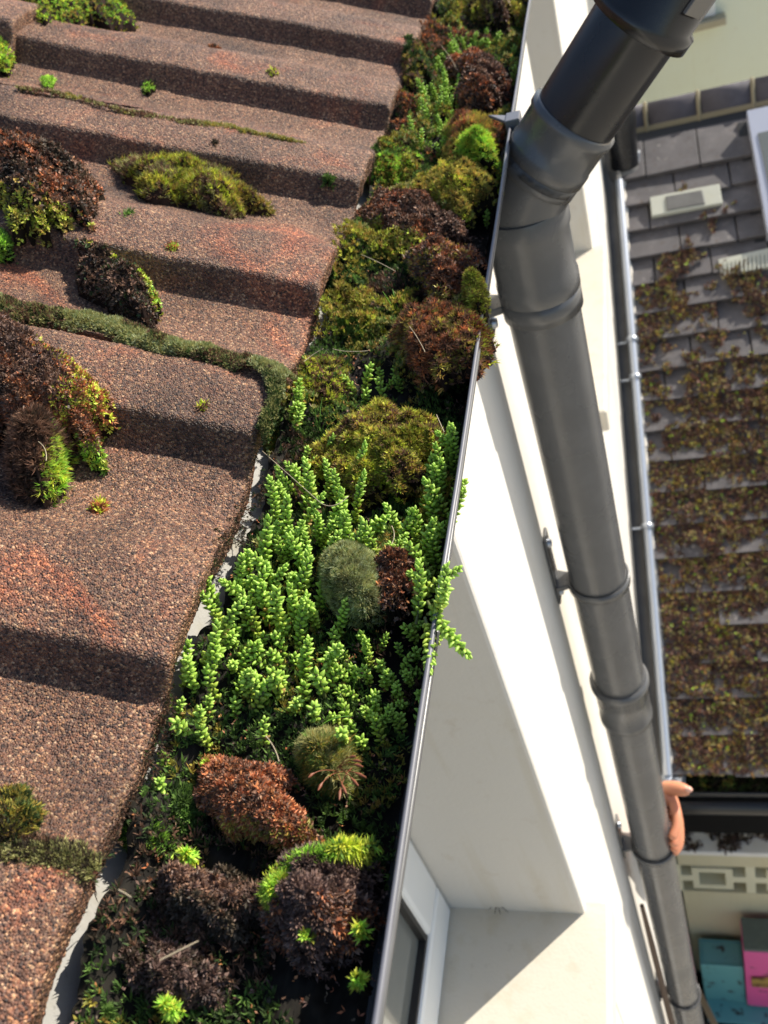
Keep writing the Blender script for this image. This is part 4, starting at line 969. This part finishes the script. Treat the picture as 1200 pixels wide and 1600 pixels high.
def stood_box(name, label, cat, x0, x1, y0, y1, z0, z1, mat, rimmat=None):
    e = empty(name, ((x0+x1)/2, (y0+y1)/2, z0), label, cat)
    t = .008; b = MB()
    b.box(x0, x1, y0, y0+t, z0, z1); b.box(x0, x1, y1-t, y1, z0, z1); b.box(x0, x0+t, y0+t+.0005, y1-t-.0005, z0, z1); b.box(x1-t, x1, y0+t+.0005, y1-t-.0005, z0, z1); b.box(x0+t+.0005, x1-t-.0005, y0+t+.0005, y1-t-.0005, z0, z1-.004)
    b.build('body', mat, e, .003); return e
tq = at(1103, 1562, 1, 1.38); tq2 = at(1165, 1474, 1, 1.47); pk2 = at(1165, 1440, 1, 1.47); tq2[0] = at(1165, 1540, 1, 1.38)[0]; zb = tq[2]
e = stood_box('storage_box', 'turquoise box standing against the cream wall, spattered with dark debris', 'box', tq[0], tq2[0]-.003, 1.38, 1.48, zb+.005, tq2[2], M_TURQ)
e = stood_box('storage_box', 'taller bright pink box standing right of the turquoise one', 'box', tq2[0]+.001, tq2[0]+.30, 1.36, 1.48, zb+.03, pk2[2], M_PINK)
b = MB(); b.box(tq2[0]+.003, tq2[0]+.298, 1.362, 1.478, pk2[2]+.001, pk2[2]+.02); b.build('lid', mat_pvc('grey_green_lid', (.10,.12,.10), .5), e, .003)
b = MB(); c_ = at(1190, 1535, 1, 1.355); b.obox(c_, (.035, 0, 0), (0, .002, 0), (0, 0, .05)); b.build('patch', splotch('yellow_brown_patch', (.40,.26,.06), 5, 30, .5, (.12,.04,.02)), e)
b = MB(); b.box(tq[0]+.002, tq2[0]+.34, 1.30, 1.49, zb-.02, zb+.003); o = b.build('tray', M_TURQ, None, .004); tag(o, 'shallow turquoise tray under the turquoise and pink boxes', 'tray')
bn = empty('wheelie_bin', (.2, 1.25, -5.1), 'black lidded bin below the turquoise tray at the bottom right', 'bin')
b = MB(); b.box(tq[0]-.01, .62, 1.02, 1.5, -5.1, zb-.09); b.build('body', M_PVCB, bn, .02)
b = MB(); b.box(tq[0]-.03, .64, 1.0, 1.5, zb-.088, zb-.022); b.build('lid', M_PVCB, bn, .012)
b = MB(); P1 = at(1050, 1470, 1, 1.46); P2 = at(1118, 1605, 1, 1.0); b.sweep([P1, (P1+P2)/2+[.004, 0, 0], P2+(P2-P1)*.3], [.009, .010, .011], 12); o = b.build('bamboo_cane', NM('bamboo_tan').done((.26,.20,.13), .6)); tag(o, 'thin tan cane slanting down right of the downpipe foot', 'cane')
b = MB(); P1 = at(1003, 1415, 0, -.145); P2 = at(1040, 1560, 0, -.145); b.sweep([P1, (P1*.6+P2*.4), P2, P2+(P2-P1)*.6], [.004, .006, .007, .008], 12); o = b.build('climbing_vine', NM('brown_stem').done((.09,.055,.035), .8)); tag(o, 'brown woody climber stem on the wall left of the downpipe foot', 'stem')

# ============================================================ hand gripping the downpipe from behind
def skin():
    s = NM('skin'); n = s.noise(60, 4); c = s.mix(s.ramp(n, [(.35, G(0)), (.7, G(.6))]), (.58,.25,.13), (.62,.20,.12))
    s.b.inputs['Subsurface Weight'].default_value = .12; s.b.inputs['Subsurface Radius'].default_value = (.01,.004,.002); s.b.inputs['Subsurface Scale'].default_value = .4
    return s.done(c, .45, s.bump(s.noise(500, 3), .15, .0006))
M_SKIN = skin()
def hand():
    zc = -1.525
    pts = {}; edges = []; rad = []
    V = []; 
    def add(p, r, par=None):
        V.append(p); rad.append(r); i = len(V)-1
        if par is not None: edges.append((par, i))
        return i
    def P(x, y, z): return (PX+x, PY+y, zc+z)
    # palm lies behind (+y) and right of the pipe; forearm runs down behind it
    root = add(P(.012, .062, -.02), .026)
    wr = add(P(.002, .080, -.085), .024, root); e1 = add(P(-.006, .11, -.19), .030, wr); add(P(-.012, .15, -.31), .036, e1)
    top = add(P(.020, .054, .030), .020, root)
    # thumb: leaves the side of the palm and points out to the right
    t0 = add(P(.034, .056, .046), .0140, top); t1 = add(P(.050, .050, .058), .0135, t0); t2 = add(P(.063, .045, .061), .0115, t1); add(P(.072, .043, .061), .0070, t2)
    # four fingers curling from behind round the right side of the pipe, one below the other
    for k, (dz, ln, r) in enumerate([(.032, .95, .0094), (.0085, 1.06, .0099), (-.0155, .96, .0092), (-.0375, .76, .0080)]):
        base = top if k < 1 else root
        dz *= .95; a = add(P(.043, .040, dz), r*1.05, base)
        b_ = add(P(.047, .014, dz-.003), r, a)
        c = add(P(.0435, -.006*ln, dz-.007), r*.9, b_)
        add(P(.034, -.024*ln, dz-.010), r*.78, c)
    me = bpy.data.meshes.new('hand'); me.from_pydata([(x, y, z+H) for x, y, z in V], edges, [])
    o = bpy.data.objects.new('person', me); COL.objects.link(o)
    sk_ = o.modifiers.new('skin', 'SKIN'); 
    o.location = (0, 0, 0)
    for i, r in enumerate(rad): me.skin_vertices[0].data[i].radius = (r, r)
    me.skin_vertices[0].data[0].use_root = True
    sk_.use_smooth_shade = True; sb = o.modifiers.new('sub', 'SUBSURF'); sb.levels = 2; sb.render_levels = 2
    me.materials.append(M_SKIN)
    nb = MB(); c = P(.0715, .0415, .069); nb.sweep([c-np.array([.007, 0, -.001]), c-np.array([.0035, 0, -.0016]), c, c+np.array([.0025, 0, -.002])], [.0030, .0052, .0050, .003], 14)
    nb.build('nail', NM('nail').done((.72,.40,.30), .25), o)
    return o
try:
    ho = hand(); 
except Exception as ex:
    print('hand failed', ex); ho = None
if ho: 
    tag(ho, 'bare hand gripping the dark grey downpipe from behind, thumb pointing out to the right', 'person')
    sb = MB(); sb.sweep([(PX-.006, PY+.125, -1.735), (PX-.009, PY+.140, -1.79), (PX-.014, PY+.165, -1.87), (PX-.02, PY+.19, -1.95)], [.040, .043, .047, .05], 24)
    sb.build('sleeve', NM('dark_sleeve_cloth').done((.03,.032,.04), .9), ho)
print('objects', len(bpy.data.objects))
